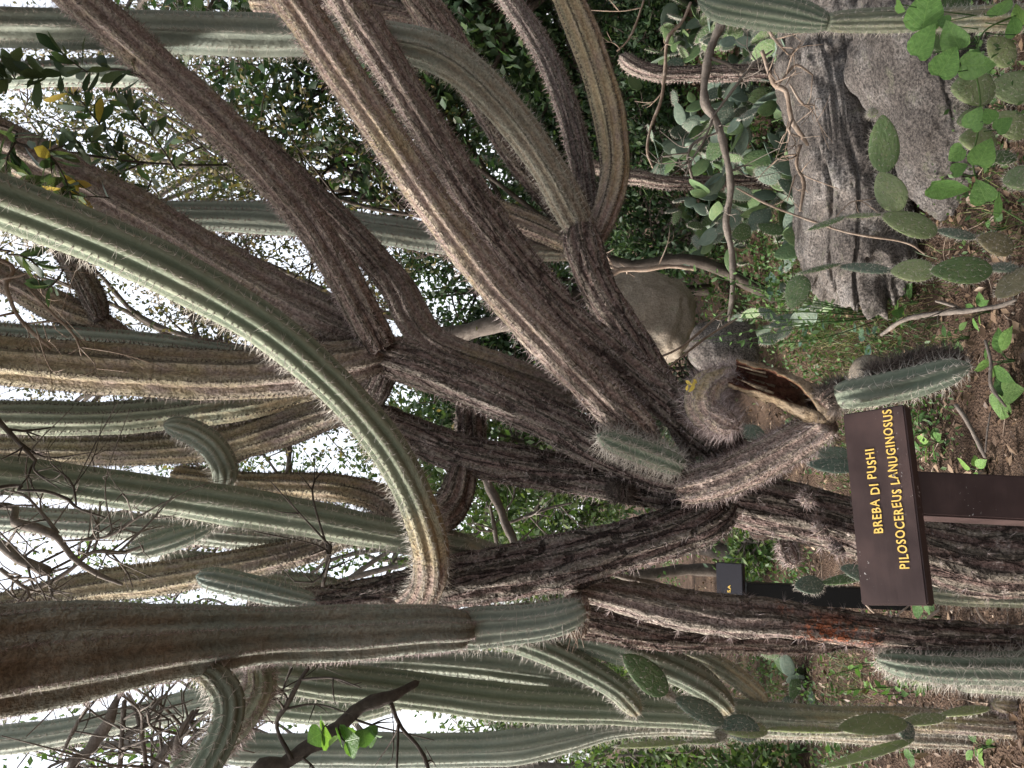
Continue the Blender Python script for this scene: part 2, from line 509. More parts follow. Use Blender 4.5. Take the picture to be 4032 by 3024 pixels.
def stem(parent, pts, d, age=(0.0, 0.0), style='pale', ribs=10, depth=0.20, tip=False, ground=False, name='branch',
         mat=None, rough=None, root=0.0, label=None, seed=None, step=None, twist=0.0, waist=True):
    """ribbed cactus stem; pts = [(u,v,width_px)] from base to top in photo pixels, d = depth(s) in metres"""
    global _sid
    seed = seed if seed is not None else rnd.randrange(10 ** 6)
    rs = np.random.RandomState(seed)
    m = len(pts)
    dd = np.interp(np.linspace(0, 1, m), np.linspace(0, 1, len(d)), d) if isinstance(d, (list, tuple)) else np.full(m, d)
    ag = np.interp(np.linspace(0, 1, m), np.linspace(0, 1, len(age)), age)
    rows = [np.concatenate([P(u, v, x), [px2m(w, x) * 0.5, a]]) for (u, v, w), x, a in zip(pts, dd, ag)]
    if ground:
        b = rows[0]
        g = float(gz(b[0], b[1])) - 0.03
        n = max(1, int((b[2] - g) / 0.35))
        rows = [np.array([b[0] + 0.01 * rs.randn(), b[1] + 0.01 * rs.randn(), g + (b[2] - g) * k / n, b[3] * (1.0 + 0.06 * (n - k)), min(1, b[4] + 0.1 * (n - k))])
                for k in range(n)] + rows
    rmean = np.mean([r[3] for r in rows])
    q, s = resample(rows, step or (max(0.011, rmean * 0.33) if style in ('far', 'few') or max(ag) < 0.4 else 0.0105))
    pos, R, A = q[:, :3], q[:, 3].copy(), q[:, 4]
    T, N, B = frames(pos)
    # growth increments: gentle waists
    if waist:
        ph = rs.rand() * 6
        R *= 1 + 0.035 * np.sin(s * 9.0 + ph) + 0.02 * np.sin(s * 23 + ph * 2)
    if tip:
        e = s[-1] - s
        k = np.clip(e / (R.max() * 1.3), 0, 1)
        R *= np.sqrt(np.clip(1 - (1 - k) ** 2, 0.0004, 1))
    per = 7 if rmean > 0.02 else 6
    nt = ribs * per
    th = np.arange(nt) / nt * 2 * math.pi
    rib = np.abs(np.cos(ribs * th / 2)) ** 0.75
    TH = th[None, :] + (twist * s)[:, None]
    rough_a = np.clip((A - 0.45) * 1.8, 0, 1) if rough is None else np.full(len(A), rough)
    dep = depth * (1 - 0.25 * rough_a)
    rr = R[:, None] * (1 - dep[:, None] * (1 - rib[None, :]))
    nz = vnoise(np.stack([np.cos(th)[None] * 5 + s[:, None] * 0, np.sin(th)[None] * 5 + s[:, None] * 0, s[:, None] * 9 + seed % 50 + th[None] * 0], -1))
    nz2 = vnoise(np.stack([np.cos(th)[None] * 14 + s[:, None] * 0, np.sin(th)[None] * 14 + s[:, None] * 0, s[:, None] * 26 + seed % 37 + th[None] * 0], -1))
    nz3 = vnoise(np.stack([np.cos(th)[None] * 30 + s[:, None] * 0, np.sin(th)[None] * 30 + s[:, None] * 0, s[:, None] * 75 + seed % 29 + th[None] * 0], -1))
    rr = rr * (1 + nz * (0.02 + 0.085 * rough_a[:, None]) + nz2 * (0.014 + 0.085 * rough_a[:, None]) + nz3 * (0.006 + 0.06 * rough_a[:, None]))
    V = pos[:, None] + rr[..., None] * (np.cos(TH)[..., None] * N[:, None] + np.sin(TH)[..., None] * B[:, None])
    nr = len(s)
    verts = np.vstack([V.reshape(-1, 3), pos[:1], pos[-1:]])
    i = np.arange(nr - 1)[:, None] * nt
    j = np.arange(nt)[None]
    j2 = (j + 1) % nt
    quads = np.stack([i + j, i + j2, i + nt + j2, i + nt + j], -1).reshape(-1, 4)
    c0, c1 = nr * nt, nr * nt + 1
    jj = np.arange(nt)
    cap = np.concatenate([np.stack([np.full(nt, c0), (jj + 1) % nt, jj], -1),
                          np.stack([np.full(nt, c1), (nr - 1) * nt + jj, (nr - 1) * nt + (jj + 1) % nt], -1)])
    me = mesh_np(name, verts, [quads, cap], mat or SKIN)
    fattr(me, 'age', np.concatenate([np.repeat(A, nt), A[:1], A[-1:]]))
    fattr(me, 'rib', np.concatenate([np.tile(rib, nr), [0, 0]]))
    uvl = me.uv_layers.new(name='UVMap')
    uu = np.concatenate([np.tile(th * rmean, nr), [0, 0]])
    vv = np.concatenate([np.repeat(s, nt), [0, s[-1]]])
    li = np.empty(len(me.loops), np.int32)
    me.loops.foreach_get('vertex_index', li)
    uvl.data.foreach_set('uv', np.stack([uu[li] + seed % 17, vv[li]], -1).astype(np.float32).ravel())
    o = obj(name, me, parent, label)
    st = SPST[style]
    if st:
        smat, sp, per_a, L, rad = st
        Ps, Ds, Ls = [], [], []
        s0 = root
        for k in range(ribs):
            col = k * per
            sa = np.arange(s0 + sp * rs.rand(), s[-1] - (0.0 if not tip else 0.002), sp)
            sa = sa + rs.randn(len(sa)) * sp * 0.12
            idx = np.clip(np.interp(sa, s, np.arange(nr)), 0, nr - 1.001)
            i0 = idx.astype(int)
            f = (idx - i0)[:, None]
            pp = V[i0, col] * (1 - f) + V[i0 + 1, col] * f
            ax = pos[i0] * (1 - f) + pos[i0 + 1] * f
            nn = norm(pp - ax)
            tt = T[i0]
            sd = np.cross(tt, nn)
            keep = rs.rand(len(sa)) > (0.04 if style not in ('brown', 'fur') else 0.12)
            pp, nn, tt, sd = pp[keep], nn[keep], tt[keep], sd[keep]
            n = len(pp)
            for w in range(per_a):
                al = np.radians(rs.uniform(15, 72, n)) if w else np.radians(rs.uniform(0, 30, n))
                be = rs.uniform(0, 2 * math.pi, n)
                dr = nn * np.cos(al)[:, None] + (tt * np.cos(be)[:, None] + sd * np.sin(be)[:, None]) * np.sin(al)[:, None]
                Ps.append(pp - nn * 0.001)
                Ds.append(dr)
                Ls.append(L * rs.uniform(0.45, 1.2, n) * (1.25 if w == 0 else 1))
        Ps, Ds, Ls = np.vstack(Ps), np.vstack(Ds), np.concatenate(Ls)
        if len(Ps):
            obj('spines', spines_mesh('spines', Ps, Ds, Ls, rad, smat), o, kind='stuff')
    return o

def tube_rows(rows, sides=6, step=0.03, rough=0.06, seed=0):
    q, s = resample(rows, step)
    pos, R = q[:, :3], q[:, 3]
    T, N, B = frames(pos)
    rs = np.random.RandomState(seed)
    th = np.arange(sides) / sides * 2 * math.pi
    rr = R[:, None] * (1 + rough * rs.randn(len(s), sides) + 0.12 * np.sin(s * 31 + seed)[:, None])
    V = pos[:, None] + rr[..., None] * (np.cos(th)[None, :, None] * N[:, None] + np.sin(th)[None, :, None] * B[:, None])
    nr = len(s)
    verts = np.vstack([V.reshape(-1, 3), pos[:1], pos[-1:] + T[-1:] * R[-1]])
    i = np.arange(nr - 1)[:, None] * sides
    j = np.arange(sides)[None]
    j2 = (j + 1) % sides
    quads = np.stack([i + j, i + j2, i + sides + j2, i + sides + j], -1).reshape(-1, 4)
    jj = np.arange(sides)
    caps = np.concatenate([np.stack([np.full(sides, nr * sides), (jj + 1) % sides, jj], -1),
                           np.stack([np.full(sides, nr * sides + 1), (nr - 1) * sides + jj, (nr - 1) * sides + (jj + 1) % sides], -1)])
    return verts, quads, caps

class Acc:
    """collects pieces into one mesh"""
    def __init__(s): s.v, s.q, s.t, s.n = [], [], [], 0
    def add(s, verts, quads=None, tris=None):
        if quads is not None and len(quads): s.q.append(np.asarray(quads) + s.n)
        if tris is not None and len(tris): s.t.append(np.asarray(tris) + s.n)
        s.v.append(np.asarray(verts)); s.n += len(verts)
    def tube(s, rows, **k): s.add(*tube_rows(rows, **k))
    def mesh(s, name, mat, smooth=True):
        f = []
        if s.q: f.append(np.vstack(s.q))
        if s.t: f.append(np.vstack(s.t))
        return mesh_np(name, np.vstack(s.v), f, mat, smooth)

def pxrows(pts, d):
    m = len(pts)
    dd = np.interp(np.linspace(0, 1, m), np.linspace(0, 1, len(d)), d) if isinstance(d, (list, tuple)) else np.full(m, d)
    return [np.concatenate([P(u, v, x), [px2m(w, x) * 0.5]]) for (u, v, w), x in zip(pts, dd)]

def leaves_acc(acc, cen, size, rs, aspect=0.5, up_bias=0.0, dirs=None):
    """small folded leaves, 2 triangles each"""
    n = len(cen)
    a = norm(rs.randn(n, 3)) if dirs is None else norm(dirs + 0.5 * rs.randn(n, 3))
    b = rs.randn(n, 3)
    b[:, 2] += up_bias
    nrm = norm(b)
    side = norm(np.cross(a, nrm))
    nrm = np.cross(side, a)
    L = (size * rs.uniform(0.6, 1.3, n))[:, None]
    W = L * aspect * 0.5
    v = np.empty((n, 4, 3))
    v[:, 0] = cen
    v[:, 1] = cen + a * L * 0.5 + side * W + nrm * L * 0.08
    v[:, 2] = cen + a * L
    v[:, 3] = cen + a * L * 0.5 - side * W + nrm * L * 0.08
    b4 = np.arange(n)[:, None] * 4
    acc.add(v.reshape(-1, 3), None, np.concatenate([b4 + np.array([[0, 1, 2]]), b4 + np.array([[0, 2, 3]])]))

# a single nicer leaf mesh (base at origin, along +Y, normal +Z)
def leaf_mesh(name, mat, kind='heart', cup=0.15):
    if kind == 'heart':
        prof = [(0.0, 0.0), (-0.06, 0.22), (0.04, 0.40), (0.22, 0.50), (0.45, 0.46), (0.68, 0.32), (0.86, 0.14), (1.0, 0.0)]
    elif kind == 'oval':
        prof = [(0.0, 0.0), (0.08, 0.04), (0.25, 0.11), (0.5, 0.17), (0.72, 0.18), (0.9, 0.10), (1.0, 0.0)]
    else:
        prof = [(0.0, 0.0), (0.06, 0.10), (0.25, 0.24), (0.48, 0.28), (0.7, 0.21), (0.88, 0.09), (1.0, 0.0)]
    vs, fs = [], []
    n = len(prof)
    mid = [(0, max(0, y) if i else 0, 0) for i, (y, x) in enumerate(prof)]
    for i, (y, x) in enumerate(prof):
        bend = -0.25 * y * y * 0.5
        vs.append((0, max(0, y), bend))
        vs.append((x, y + 0.015 * math.sin(i * 2.3), bend + cup * x * (1 + 0.3 * math.sin(i * 1.7))))
        vs.append((-x, y - 0.015 * math.sin(i * 2.9), bend + cup * x * (1 - 0.3 * math.sin(i * 2.1))))
    for i in range(n - 1):
        a = 3 * i
        fs.append((a, a + 1, a + 4, a + 3))
        fs.append((a, a + 3, a + 5, a + 2))
    me = mesh_np(name, np.array(vs, float), np.array(fs), mat)
    return me

def place(o, base, along, normal, length, width=None):
    y = Vector(along).normalized()
    z = Vector(normal)
    z = (z - y * z.dot(y)).normalized()
    x = y.cross(z)
    w = width if width else length
    m = Matrix(((x.x * w, y.x * length, z.x * length, base[0]), (x.y * w, y.y * length, z.y * length, base[1]),
                (x.z * w, y.z * length, z.z * length, base[2]), (0, 0, 0, 1)))
    o.matrix_basis = m

def tocam(p):
    return norm(CC - np.asarray(p))

# ================================================================== ground
def build_ground():
    def axis(lo, hi, c, fine, grow):
        a = [c]; st = fine
        while a[-1] < hi: a.append(a[-1] + st); st = st if a[-1] - c < 3.2 else st * grow
        b = [c]; st = fine
        while b[-1] > lo: b.append(b[-1] - st); st = st if c - b[-1] < 3.2 else st * grow
        return np.array(sorted(set(b + a)))
    xs = axis(-90, 90, 0.0, 0.045, 1.18)
    ys = axis(-40, 160, 3.6, 0.045, 1.18)
    X, Y = np.meshgrid(xs, ys)
    Z = gz(X, Y)
    near = (np.abs(X) < 4) & (np.abs(Y - 3.6) < 4)
    Z = Z + np.where(near, 0.010 * vnoise(np.stack([X * 17, Y * 17, X * 0], -1)) + 0.006 * vnoise(np.stack([X * 41, Y * 41, X * 0 + 5], -1)), 0)
    ny, nx = X.shape
    i = np.arange(ny - 1)[:, None] * nx
    j = np.arange(nx - 1)[None]
    q = np.stack([i + j, i + j + 1, i + nx + j + 1, i + nx + j], -1).reshape(-1, 4)
    obj('ground', mesh_np('ground', np.stack([X, Y, Z], -1).reshape(-1, 3), q, SOIL), kind='structure')
build_ground()

def build_litter():
    rs = np.random.RandomState(11)
    acc = Acc()
    n = 15000
    y = 2.2 + 9 * rs.rand(n) ** 1.7
    x = (rs.rand(n) - 0.5) * (2.2 + y * 1.15)
    c = np.stack([x, y, gz(x, y) + 0.004 + 0.012 * rs.rand(n)], -1)
    d = rs.randn(n, 3); d[:, 2] *= 0.25
    leaves_acc(acc, c, 0.034 + 0.02 * rs.rand(n), rs, 0.5, 2.5, d)
    obj('leaf_litter', acc.mesh('leaf_litter', LITTER), kind='stuff', label='dry brown fallen leaves scattered over the bare soil', cat='leaf litter')
    # broken twiglets
    acc = Acc()
    n = 900
    y = 2.3 + 4.5 * rs.rand(n) ** 1.4
    x = (rs.rand(n) - 0.5) * (2.0 + y * 1.0)
    a = rs.rand(n) * 6.283
    L = 0.04 + 0.13 * rs.rand(n) ** 2
    for k in range(n):
        p = np.array([x[k], y[k], float(gz(x[k], y[k])) + 0.008])
        e = np.array([math.cos(a[k]), math.sin(a[k]), 0.12 * rs.randn()]) * L[k]
        r = 0.0012 + 0.0025 * rs.rand()
        acc.tube([np.append(p, r), np.append(p + e * 0.5 + 0.006 * rs.randn(3), r), np.append(p + e, r * 0.6)], sides=4, step=0.03, seed=k)
    obj('twig_litter', acc.mesh('twig_litter', BK_TWIG), kind='stuff', label='short broken dry twigs strewn over the soil', cat='twigs')
    # gravel
    acc = Acc()
    n = 1500
    y = 2.3 + 2.4 * rs.rand(n)
    x = -0.3 + 0.55 * rs.randn(n) - 0.5 * (rs.rand(n) < 0.4)
    for k in range(n):
        r = 0.003 + 0.007 * rs.rand() ** 2
        p = np.array([x[k], y[k], float(gz(x[k], y[k])) + r * 0.4])
        v = np.array([[1, 0, 0], [-1, 0, 0], [0, 1, 0], [0, -1, 0], [0, 0, .7], [0, 0, -.7]]) * r * rs.uniform(0.6, 1.3, (6, 1))
        f = [[0, 2, 4], [2, 1, 4], [1, 3, 4], [3, 0, 4], [2, 0, 5], [1, 2, 5], [3, 1, 5], [0, 3, 5]]
        acc.add(v + p, None, f)
    obj('gravel', acc.mesh('gravel', BK_TWIG, False), kind='stuff', label='small pale gravel lying in the brown soil', cat='gravel')
build_litter()

def build_grass():
    rs = np.random.RandomState(5)
    acc = Acc()
    spots = [(3300, 1300, .30, 500), (3200, 1240, .25, 400), (3420, 1420, .2, 300), (3330, 980, .2, 250), (2950, 1330, .3, 300), (3560, 1180, .25, 260), (3960, 820, .2, 150),
             (3150, 1150, .3, 300), (3650, 1350, .2, 160), (3350, 1800, .2, 200), (3080, 2620, .35, 420), (2950, 2700, .35, 320), (3300, 2980, .3, 260), (3050, 2960, .4, 360),
             (3350, 2640, .2, 200), (2780, 2500, .4, 200), (2900, 2120, .3, 160), (2500, 2960, .8, 400), (2620, 2100, .5, 160)]
    for u, v, r, n in spots:
        c = G(u, v)
        x = c[0] + r * 0.6 * rs.randn(n); y = c[1] + r * rs.randn(n)
        y = np.maximum(y, 2.2)
        b = np.stack([x, y, gz(x, y)], -1)
        h = (0.05 + 0.10 * rs.rand(n))[:, None]
        ln = rs.randn(n, 3) * 0.5; ln[:, 2] = 1
        d = norm(ln)
        sd = norm(np.cross(d, rs.randn(n, 3))) * 0.0016
        bend = rs.randn(n, 3) * 0.35; bend[:, 2] = -0.1
        V = np.empty((n, 5, 3))
        V[:, 0] = b - sd; V[:, 1] = b + sd
        V[:, 2] = b + d * h * 0.6 + sd * 0.8; V[:, 3] = b + d * h * 0.6 - sd * 0.8
        V[:, 4] = b + d * h + bend * h
        k = np.arange(n)[:, None] * 5
        acc.add(V.reshape(-1, 3), k + np.array([[0, 1, 2, 3]]), k + np.array([[3, 2, 4]]))
    obj('grass', acc.mesh('grass', GRASS), kind='stuff', label='thin green grass growing between the rocks and cacti', cat='grass')
build_grass()

# ================================================================== boulders
def boulder(label, c, size, mat, seed, rot=(0, 0, 0), box=0.55, strata=0.0, subdiv=5, group=None):
    bm = bmesh.new()
    bmesh.ops.create_icosphere(bm, subdivisions=subdiv, radius=1.0)
    co = np.array([v.co for v in bm.verts])
    p = np.sign(co) * np.abs(co) ** box
    p = p / np.max(np.abs(p)) * (1 / (1.0))
    sz = np.array(size)
    w = p * sz
    o_ = seed * 3.7
    ns = 0.20 * vnoise(w * 3.5 + o_) + 0.10 * vnoise(w * 9 + o_) + 0.05 * vnoise(w * 26 + o_) + 0.03 * vnoise(w * 60 + o_)
    if strata:
        st = w[:, 2] * 9 + 1.3 * vnoise(w * 2 + o_)
        cr = np.abs((st % 1) - 0.5)
        ns = ns - strata * np.clip(1 - cr * 9, 0, 1) * (0.5 + 0.5 * vnoise(w * 4 + 9))
    w = w * (1 + ns[:, None] * (0.35 / np.maximum(0.4, np.abs(w).max())) * 0 + ns[:, None] * 0.8)
    R = np.array(Matrix.Rotation(rot[2], 3, 'Z') @ Matrix.Rotation(rot[1], 3, 'Y') @ Matrix.Rotation(rot[0], 3, 'X'))
    w = w @ R.T
    for v, x in zip(bm.verts, w): v.co = x
    me = bpy.data.meshes.new('boulder')
    bm.to_mesh(me); bm.free()
    for f in me.polygons: f.use_smooth = True
    me.materials.append(mat)
    o = obj('boulder', me, None, label, 'boulder', group)
    o.location = c
    return o
boulder('long flat grey granite boulder with horizontal cracks', P(3325, 560, 3.75) + np.array([0.06, 0.15, -0.04]), (0.86, 0.34, 0.22), ST_GREY, 1, (0, math.radians(-4.5), math.radians(5)), 0.62, 0.30, 6)
boulder('rounded dark speckled granite boulder in front of the long flat one', P(3690, 330, 3.15) + np.array([0.08, 0.16, -0.02]), (0.54, 0.30, 0.19), ST_DARK, 2, (0, math.radians(-19), math.radians(8)), 0.75, 0.12, 6)
boulder('smooth tan boulder with a flat face behind the leaning trunks', P(2560, 1235, 4.6) + np.array([0, 0.25, 0]), (0.27, 0.22, 0.26), ST_TAN, 3, (0, 0.15, 0.2), 0.55)
boulder('rough pointed grey stone beside the spiny broken stub', P(2830, 1365, 4.1) + np.array([0, 0.15, -0.06]), (0.15, 0.13, 0.19), ST_GREY, 4, (0, 0.2, 0.4), 0.8)
boulder('small dark stone half buried in the soil by the long boulder', P(3420, 1500, 3.55), (0.12, 0.10, 0.07), ST_TAN, 5, (0, 0, 0.4), 0.8, 0, 4)

# ================================================================== the main branching cactus
base = P(4300, 2230, 2.15); base[2] = 0.0
MAIN = thing('columnar_cactus', 'huge many-branched brown columnar cactus rising behind the lettered sign', 'cactus', base)
S = lambda *a, **k: stem(MAIN, *a, **k)
S([(4032, 2205, 290), (3850, 2200, 285), (3700, 2172, 275), (3500, 2118, 250), (3300, 2062, 230), (3100, 2010, 218), (2940, 1978, 205), (2830, 1955, 200)], [2.08, 2.12],
  (0.98, 0.82), 'sparse', 11, 0.05, ground=True, name='trunk', rough=0.42, label='thick reddish brown bark-covered trunk')
# curved limb leaving to the world left, then up
S([(2855, 1960, 150), (2800, 2020, 190), (2690, 2078, 200), (2500, 2140, 205), (2200, 2212, 215), (1900, 2270, 210), (1650, 2320, 190), (1480, 2352, 165), (1250, 2378, 130), (1000, 2390, 120)],
  [2.1, 2.05, 2.1, 2.2], (0.95, 0.86, 0.90), 'brown', 10, 0.16, rough=0.9)
S([(1500, 2372, 75), (1600, 2388, 90), (1660, 2420, 60)], 2.02, (0.7, 0.6), 'brown', 8, tip=True)
# big green diagonal arm with the hooked foot
S([(1600, 2388, 105), (1655, 2350, 135), (1692, 2275, 148), (1695, 2170, 148), (1662, 2040, 146), (1590, 1870, 146), (1480, 1700, 150), (1300, 1500, 160), (1050, 1290, 176), (700, 1085, 192), (350, 925, 205), (0, 790, 218), (-300, 690, 225)],
  [1.98, 1.86, 1.75, 1.6, 1.45], (0.74, 0.64, 0.52, 0.30, 0.12, 0.03, 0.0, 0.0, 0.0), 'pale', 9, 0.26, label='green hooked arm crossing in front')
# middle trunk, its hook
S([(2700, 1935, 150), (2600, 1925, 160), (2400, 1893, 150), (2000, 1828, 155), (1800, 1782, 155), (1600, 1705, 155), (1450, 1642, 145), (1250, 1560, 140), (1000, 1490, 130)], [2.12, 2.2, 2.35], (0.86, 0.78, 0.72), 'brown', 10, 0.14, rough=0.8)
S([(1830, 1800, 80), (1815, 1880, 120), (1790, 1970, 140), (1720, 2040, 150), (1600, 2030, 140), (1500, 1965, 115), (1350, 1925, 108), (1150, 1912, 105), (950, 1905, 100), (700, 1880, 100)], [2.2, 2.14, 2.25, 2.45], (0.80, 0.66, 0.5, 0.46), 'tan', 9, 0.2)
S([(1860, 1790, 110), (1852, 1700, 120), (1850, 1580, 120), (1840, 1500, 110)], [2.35, 2.55], (0.85, 0.8), 'brown', 9, 0.12, rough=0.9)
# third trunk
S([(2720, 1885, 150), (2560, 1842, 158), (2350, 1752, 168), (2200, 1672, 172), (2000, 1582, 172), (1750, 1477, 172), (1600, 1420, 168), (1500, 1395, 140)], [2.06, 2.1, 2.1], (0.88, 0.80, 0.70, 0.74), 'brown', 10, 0.17, rough=0.65)
S([(1540, 1395, 110), (1480, 1400, 140), (1400, 1420, 175), (1200, 1457, 205), (900, 1478, 205), (500, 1458, 205), (0, 1420, 210), (-300, 1400, 210)], [2.12, 2.05, 2.0, 1.9], (0.74, 0.58, 0.52, 0.47), 'tan', 8, 0.26, label='upright tan and dark ribbed arm')
S([(1500, 1370, 120), (1420, 1320, 155), (1330, 1280, 172), (1150, 1195, 178), (900, 1055, 182), (600, 878, 188), (300, 718, 190), (0, 570, 192), (-250, 455, 195)], [2.12, 2.06, 1.95], (0.74, 0.62, 0.58, 0.56), 'fur', 8, 0.30, label='pinkish spine-furred arm')
S([(1500, 1370, 120), (1465, 1300, 140), (1420, 1215, 140), (1350, 1085, 142), (1200, 850, 148), (1000, 625, 152), (800, 425, 155), (620, 265, 158), (330, 5, 165), (180, -130, 165)], [2.05, 2.0, 1.95], (0.76, 0.66, 0.62, 0.60), 'fur', 8, 0.30)
S([(2520, 1680, 80), (2300, 1566, 105), (2000, 1458, 118), (1800, 1392, 125), (1690, 1335, 130), (1625, 1250, 135), (1570, 1140, 132), (1480, 1030, 125), (1380, 920, 120), (1250, 790, 115), (1000, 560, 110)], [2.2, 2.24, 2.3], (0.62, 0.55, 0.68, 0.72), 'brown', 9, 0.22)
S([(1520, 1430, 100), (1470, 1540, 125), (1380, 1590, 130), (1250, 1630, 150), (1050, 1700, 165), (900, 1740, 150), (600, 1768, 122), (300, 1772, 120), (0, 1768, 118), (-200, 1765, 118)], [2.2, 2.35, 2.5], (0.80, 0.62, 0.50, 0.46, 0.50, 0.52), 'tan', 11, 0.16)
S([(1480, 1420, 110), (1380, 1480, 130), (1200, 1532, 135), (1000, 1580, 135), (700, 1625, 135), (400, 1648, 135), (0, 1642, 132), (-200, 1635, 130)], [2.25, 2.3, 2.4], (0.7, 0.48, 0.40, 0.25, 0.2, 0.28), 'tan', 11, 0.17)
S([(1420, 1560, 110), (1200, 1620, 120), (1000, 1650, 120), (700, 1685, 110), (400, 1695, 100), (0, 1700, 95)], [2.45, 2.7], (0.72, 0.6, 0.5, 0.45), 'far', 11, 0.15)
# short curled green arm
S([(880, 1905, 80), (884, 1840, 98), (840, 1760, 104), (765, 1705, 100), (690, 1680, 90), (640, 1672, 75)], [2.2, 2.12], (0.12, 0.02), 'pale', 10, 0.2, tip=True, mat=BLUE, label='short curled green arm')
# long green arm
S([(2050, 2225, 95), (1900, 2180, 105), (1750, 2142, 115), (1500, 2097, 135), (1200, 2040, 146), (900, 1990, 152), (500, 1930, 152), (200, 1890, 150), (0, 1868, 150), (-250, 1840, 150)], [2.2, 2.12, 2.1, 2.0], (0.45, 0.2, 0.1, 0.05, 0.1), 'pale', 9, 0.22, label='long straight green arm')
S([(1450, 2075, 60), (1300, 2105, 95), (1050, 2115, 108), (700, 2085, 112), (300, 2060, 108), (0, 2042, 100), (-150, 2035, 100)], [2.4, 2.6], (0.3, 0.1), 'far', 10, 0.18, mat=BLUE)
S([(860, 2050, 30), (790, 2082, 72), (690, 2118, 98), (580, 2152, 92), (500, 2168, 70)], [2.28, 2.2], (0.0, 0.05), 'pale', 9, 0.22, tip=True, mat=BLUE, label='short green arm tapering to its foot')
S([(1560, 2030, 80), (1400, 2085, 100), (1200, 2165, 115), (1000, 2212, 122), (800, 2250, 125), (600, 2282, 130), (400, 2305, 130), (200, 2345, 122), (0, 2395, 118), (-150, 2440, 115)], [2.3, 2.35, 2.4], (0.66, 0.5, 0.46, 0.48), 'tan', 9, 0.2)
S([(1300, 2385, 60), (1150, 2352, 88), (1000, 2315, 98), (870, 2285, 98), (770, 2268, 80)], [2.15, 2.1], (0.1, 0.0), 'pale', 9, 0.22, tip=True, mat=BLUE, label='short pale-spined green arm behind the dark pillar')
S([(1500, 2420, 80), (1300, 2320, 90), (1100, 2290, 90), (900, 2230, 90), (650, 2200, 80)], [2.5, 2.7], (0.35, 0.2), 'far', 9, 0.2)
# right-leaning pair
S([(2870, 1800, 130), (2800, 1722, 150), (2600, 1560, 150), (2400, 1392, 148), (2230, 1245, 145), (2090, 1080, 140), (1890, 821, 140), (1745, 590, 145), (1620, 394, 146), (1490, 190, 146), (1340, -40, 146)], [2.05, 2.12, 2.2, 2.2], (0.88, 0.78, 0.80, 0.66, 0.62), 'fur', 8, 0.28, rough=0.5)
S([(2560, 1740, 110), (2490, 1668, 150), (2300, 1490, 152), (2100, 1285, 153), (1930, 1100, 150), (1715, 820, 142), (1500, 505, 146), (1300, 212, 155), (1150, -5, 160), (1020, -190, 160)], [2.02, 1.97, 1.92, 1.85], (0.80, 0.62, 0.58, 0.60), 'fur', 8, 0.30)
# the back trunk and its fan
S([(2740, 1790, 100), (2650, 1600, 120), (2540, 1420, 138), (2440, 1270, 140), (2350, 1120, 140), (2300, 970, 150), (2290, 900, 120)], [2.15, 2.3, 2.42], (0.90, 0.78, 0.78), 'brown', 9, 0.16, rough=0.6)
S([(2310, 950, 100), (2250, 830, 135), (2150, 650, 140), (2020, 470, 142), (1870, 310, 145), (1730, 215, 150), (1580, 172, 155), (1350, 148, 155), (1000, 140, 160), (500, 122, 158), (0, 108, 150), (-200, 100, 150)], [2.42, 2.35, 2.3, 2.25], (0.66, 0.50, 0.42, 0.2, 0.15, 0.2), 'pale', 9, 0.2, mat=BLUE, label='yellowish arm bending upright into grey-green')
S([(2320, 960, 90), (2370, 870, 105), (2410, 740, 118), (2420, 620, 125), (2390, 420, 128), (2315, 180, 122), (2240, 0, 118), (2170, -150, 115)], [2.45, 2.5, 2.45], (0.7, 0.50, 0.48, 0.50), 'tan', 8, 0.24, label='bowed tan and dark ribbed arm')
S([(2330, 960, 80), (2310, 780, 90), (2285, 620, 92), (2225, 400, 92), (2140, 200, 90), (2030, 30, 88), (1930, -100, 85)], [2.55, 2.75], (0.75, 0.66, 0.6), 'far', 9, 0.2)
S([(2300, 940, 100), (2230, 830, 130), (2120, 700, 135), (2000, 545, 135), (1870, 335, 132), (1760, 150, 128), (1650, 0, 125), (1560, -130, 120)], [2.5, 2.55, 2.6], (0.82, 0.72, 0.68), 'brown', 9, 0.15)
S([(2300, 985, 70), (2230, 950, 95), (2120, 900, 105), (1990, 850, 105), (1850, 790, 100), (1700, 700, 95)], [2.45, 2.6], (0.6, 0.5), 'tan', 9, 0.2)
S([(1700, 100, 80), (1550, 55, 95), (1300, 25, 95), (1000, 0, 95)], [2.6, 2.7], (0.7, 0.6), 'far', 9, 0.2)
S([(700, 330, 60), (560, 290, 105), (300, 287, 108), (0, 298, 105), (-150, 305, 105)], [2.2, 2.3], (0.1, 0.05), 'far', 9, 0.18, mat=BLUE)
S([(2310, 985, 70), (2200, 988, 85), (2000, 978, 100), (1850, 958, 112), (1400, 892, 122), (1000, 856, 122), (600, 848, 114), (480, 846, 80)], [2.5, 2.75], (0.55, 0.35, 0.2, 0.12), 'far', 10, 0.18, mat=BLUE, tip=True)
# pale waxy arm and the twin arms at its joint
S([(1150, 1430, 60), (950, 1408, 90), (700, 1382, 118), (400, 1358, 132), (100, 1340, 132), (-150, 1325, 132)], [2.3, 2.45], (0.25, 0.1, 0.1), 'far', 11, 0.16, mat=BLUE, label='pale waxy grey-green arm')
S([(560, 1370, 60), (460, 1315, 90), (380, 1268, 100), (250, 1218, 122), (100, 1142, 122), (0, 1085, 122), (-150, 1000, 120)], [2.4, 2.45], (0.6, 0.5), 'tan', 9, 0.2)
S([(400, 1262, 60), (375, 1195, 90), (325, 1095, 92), (270, 1010, 90), (200, 900, 88)], [2.38, 2.5], (0.66, 0.6), 'tan', 9, 0.22)
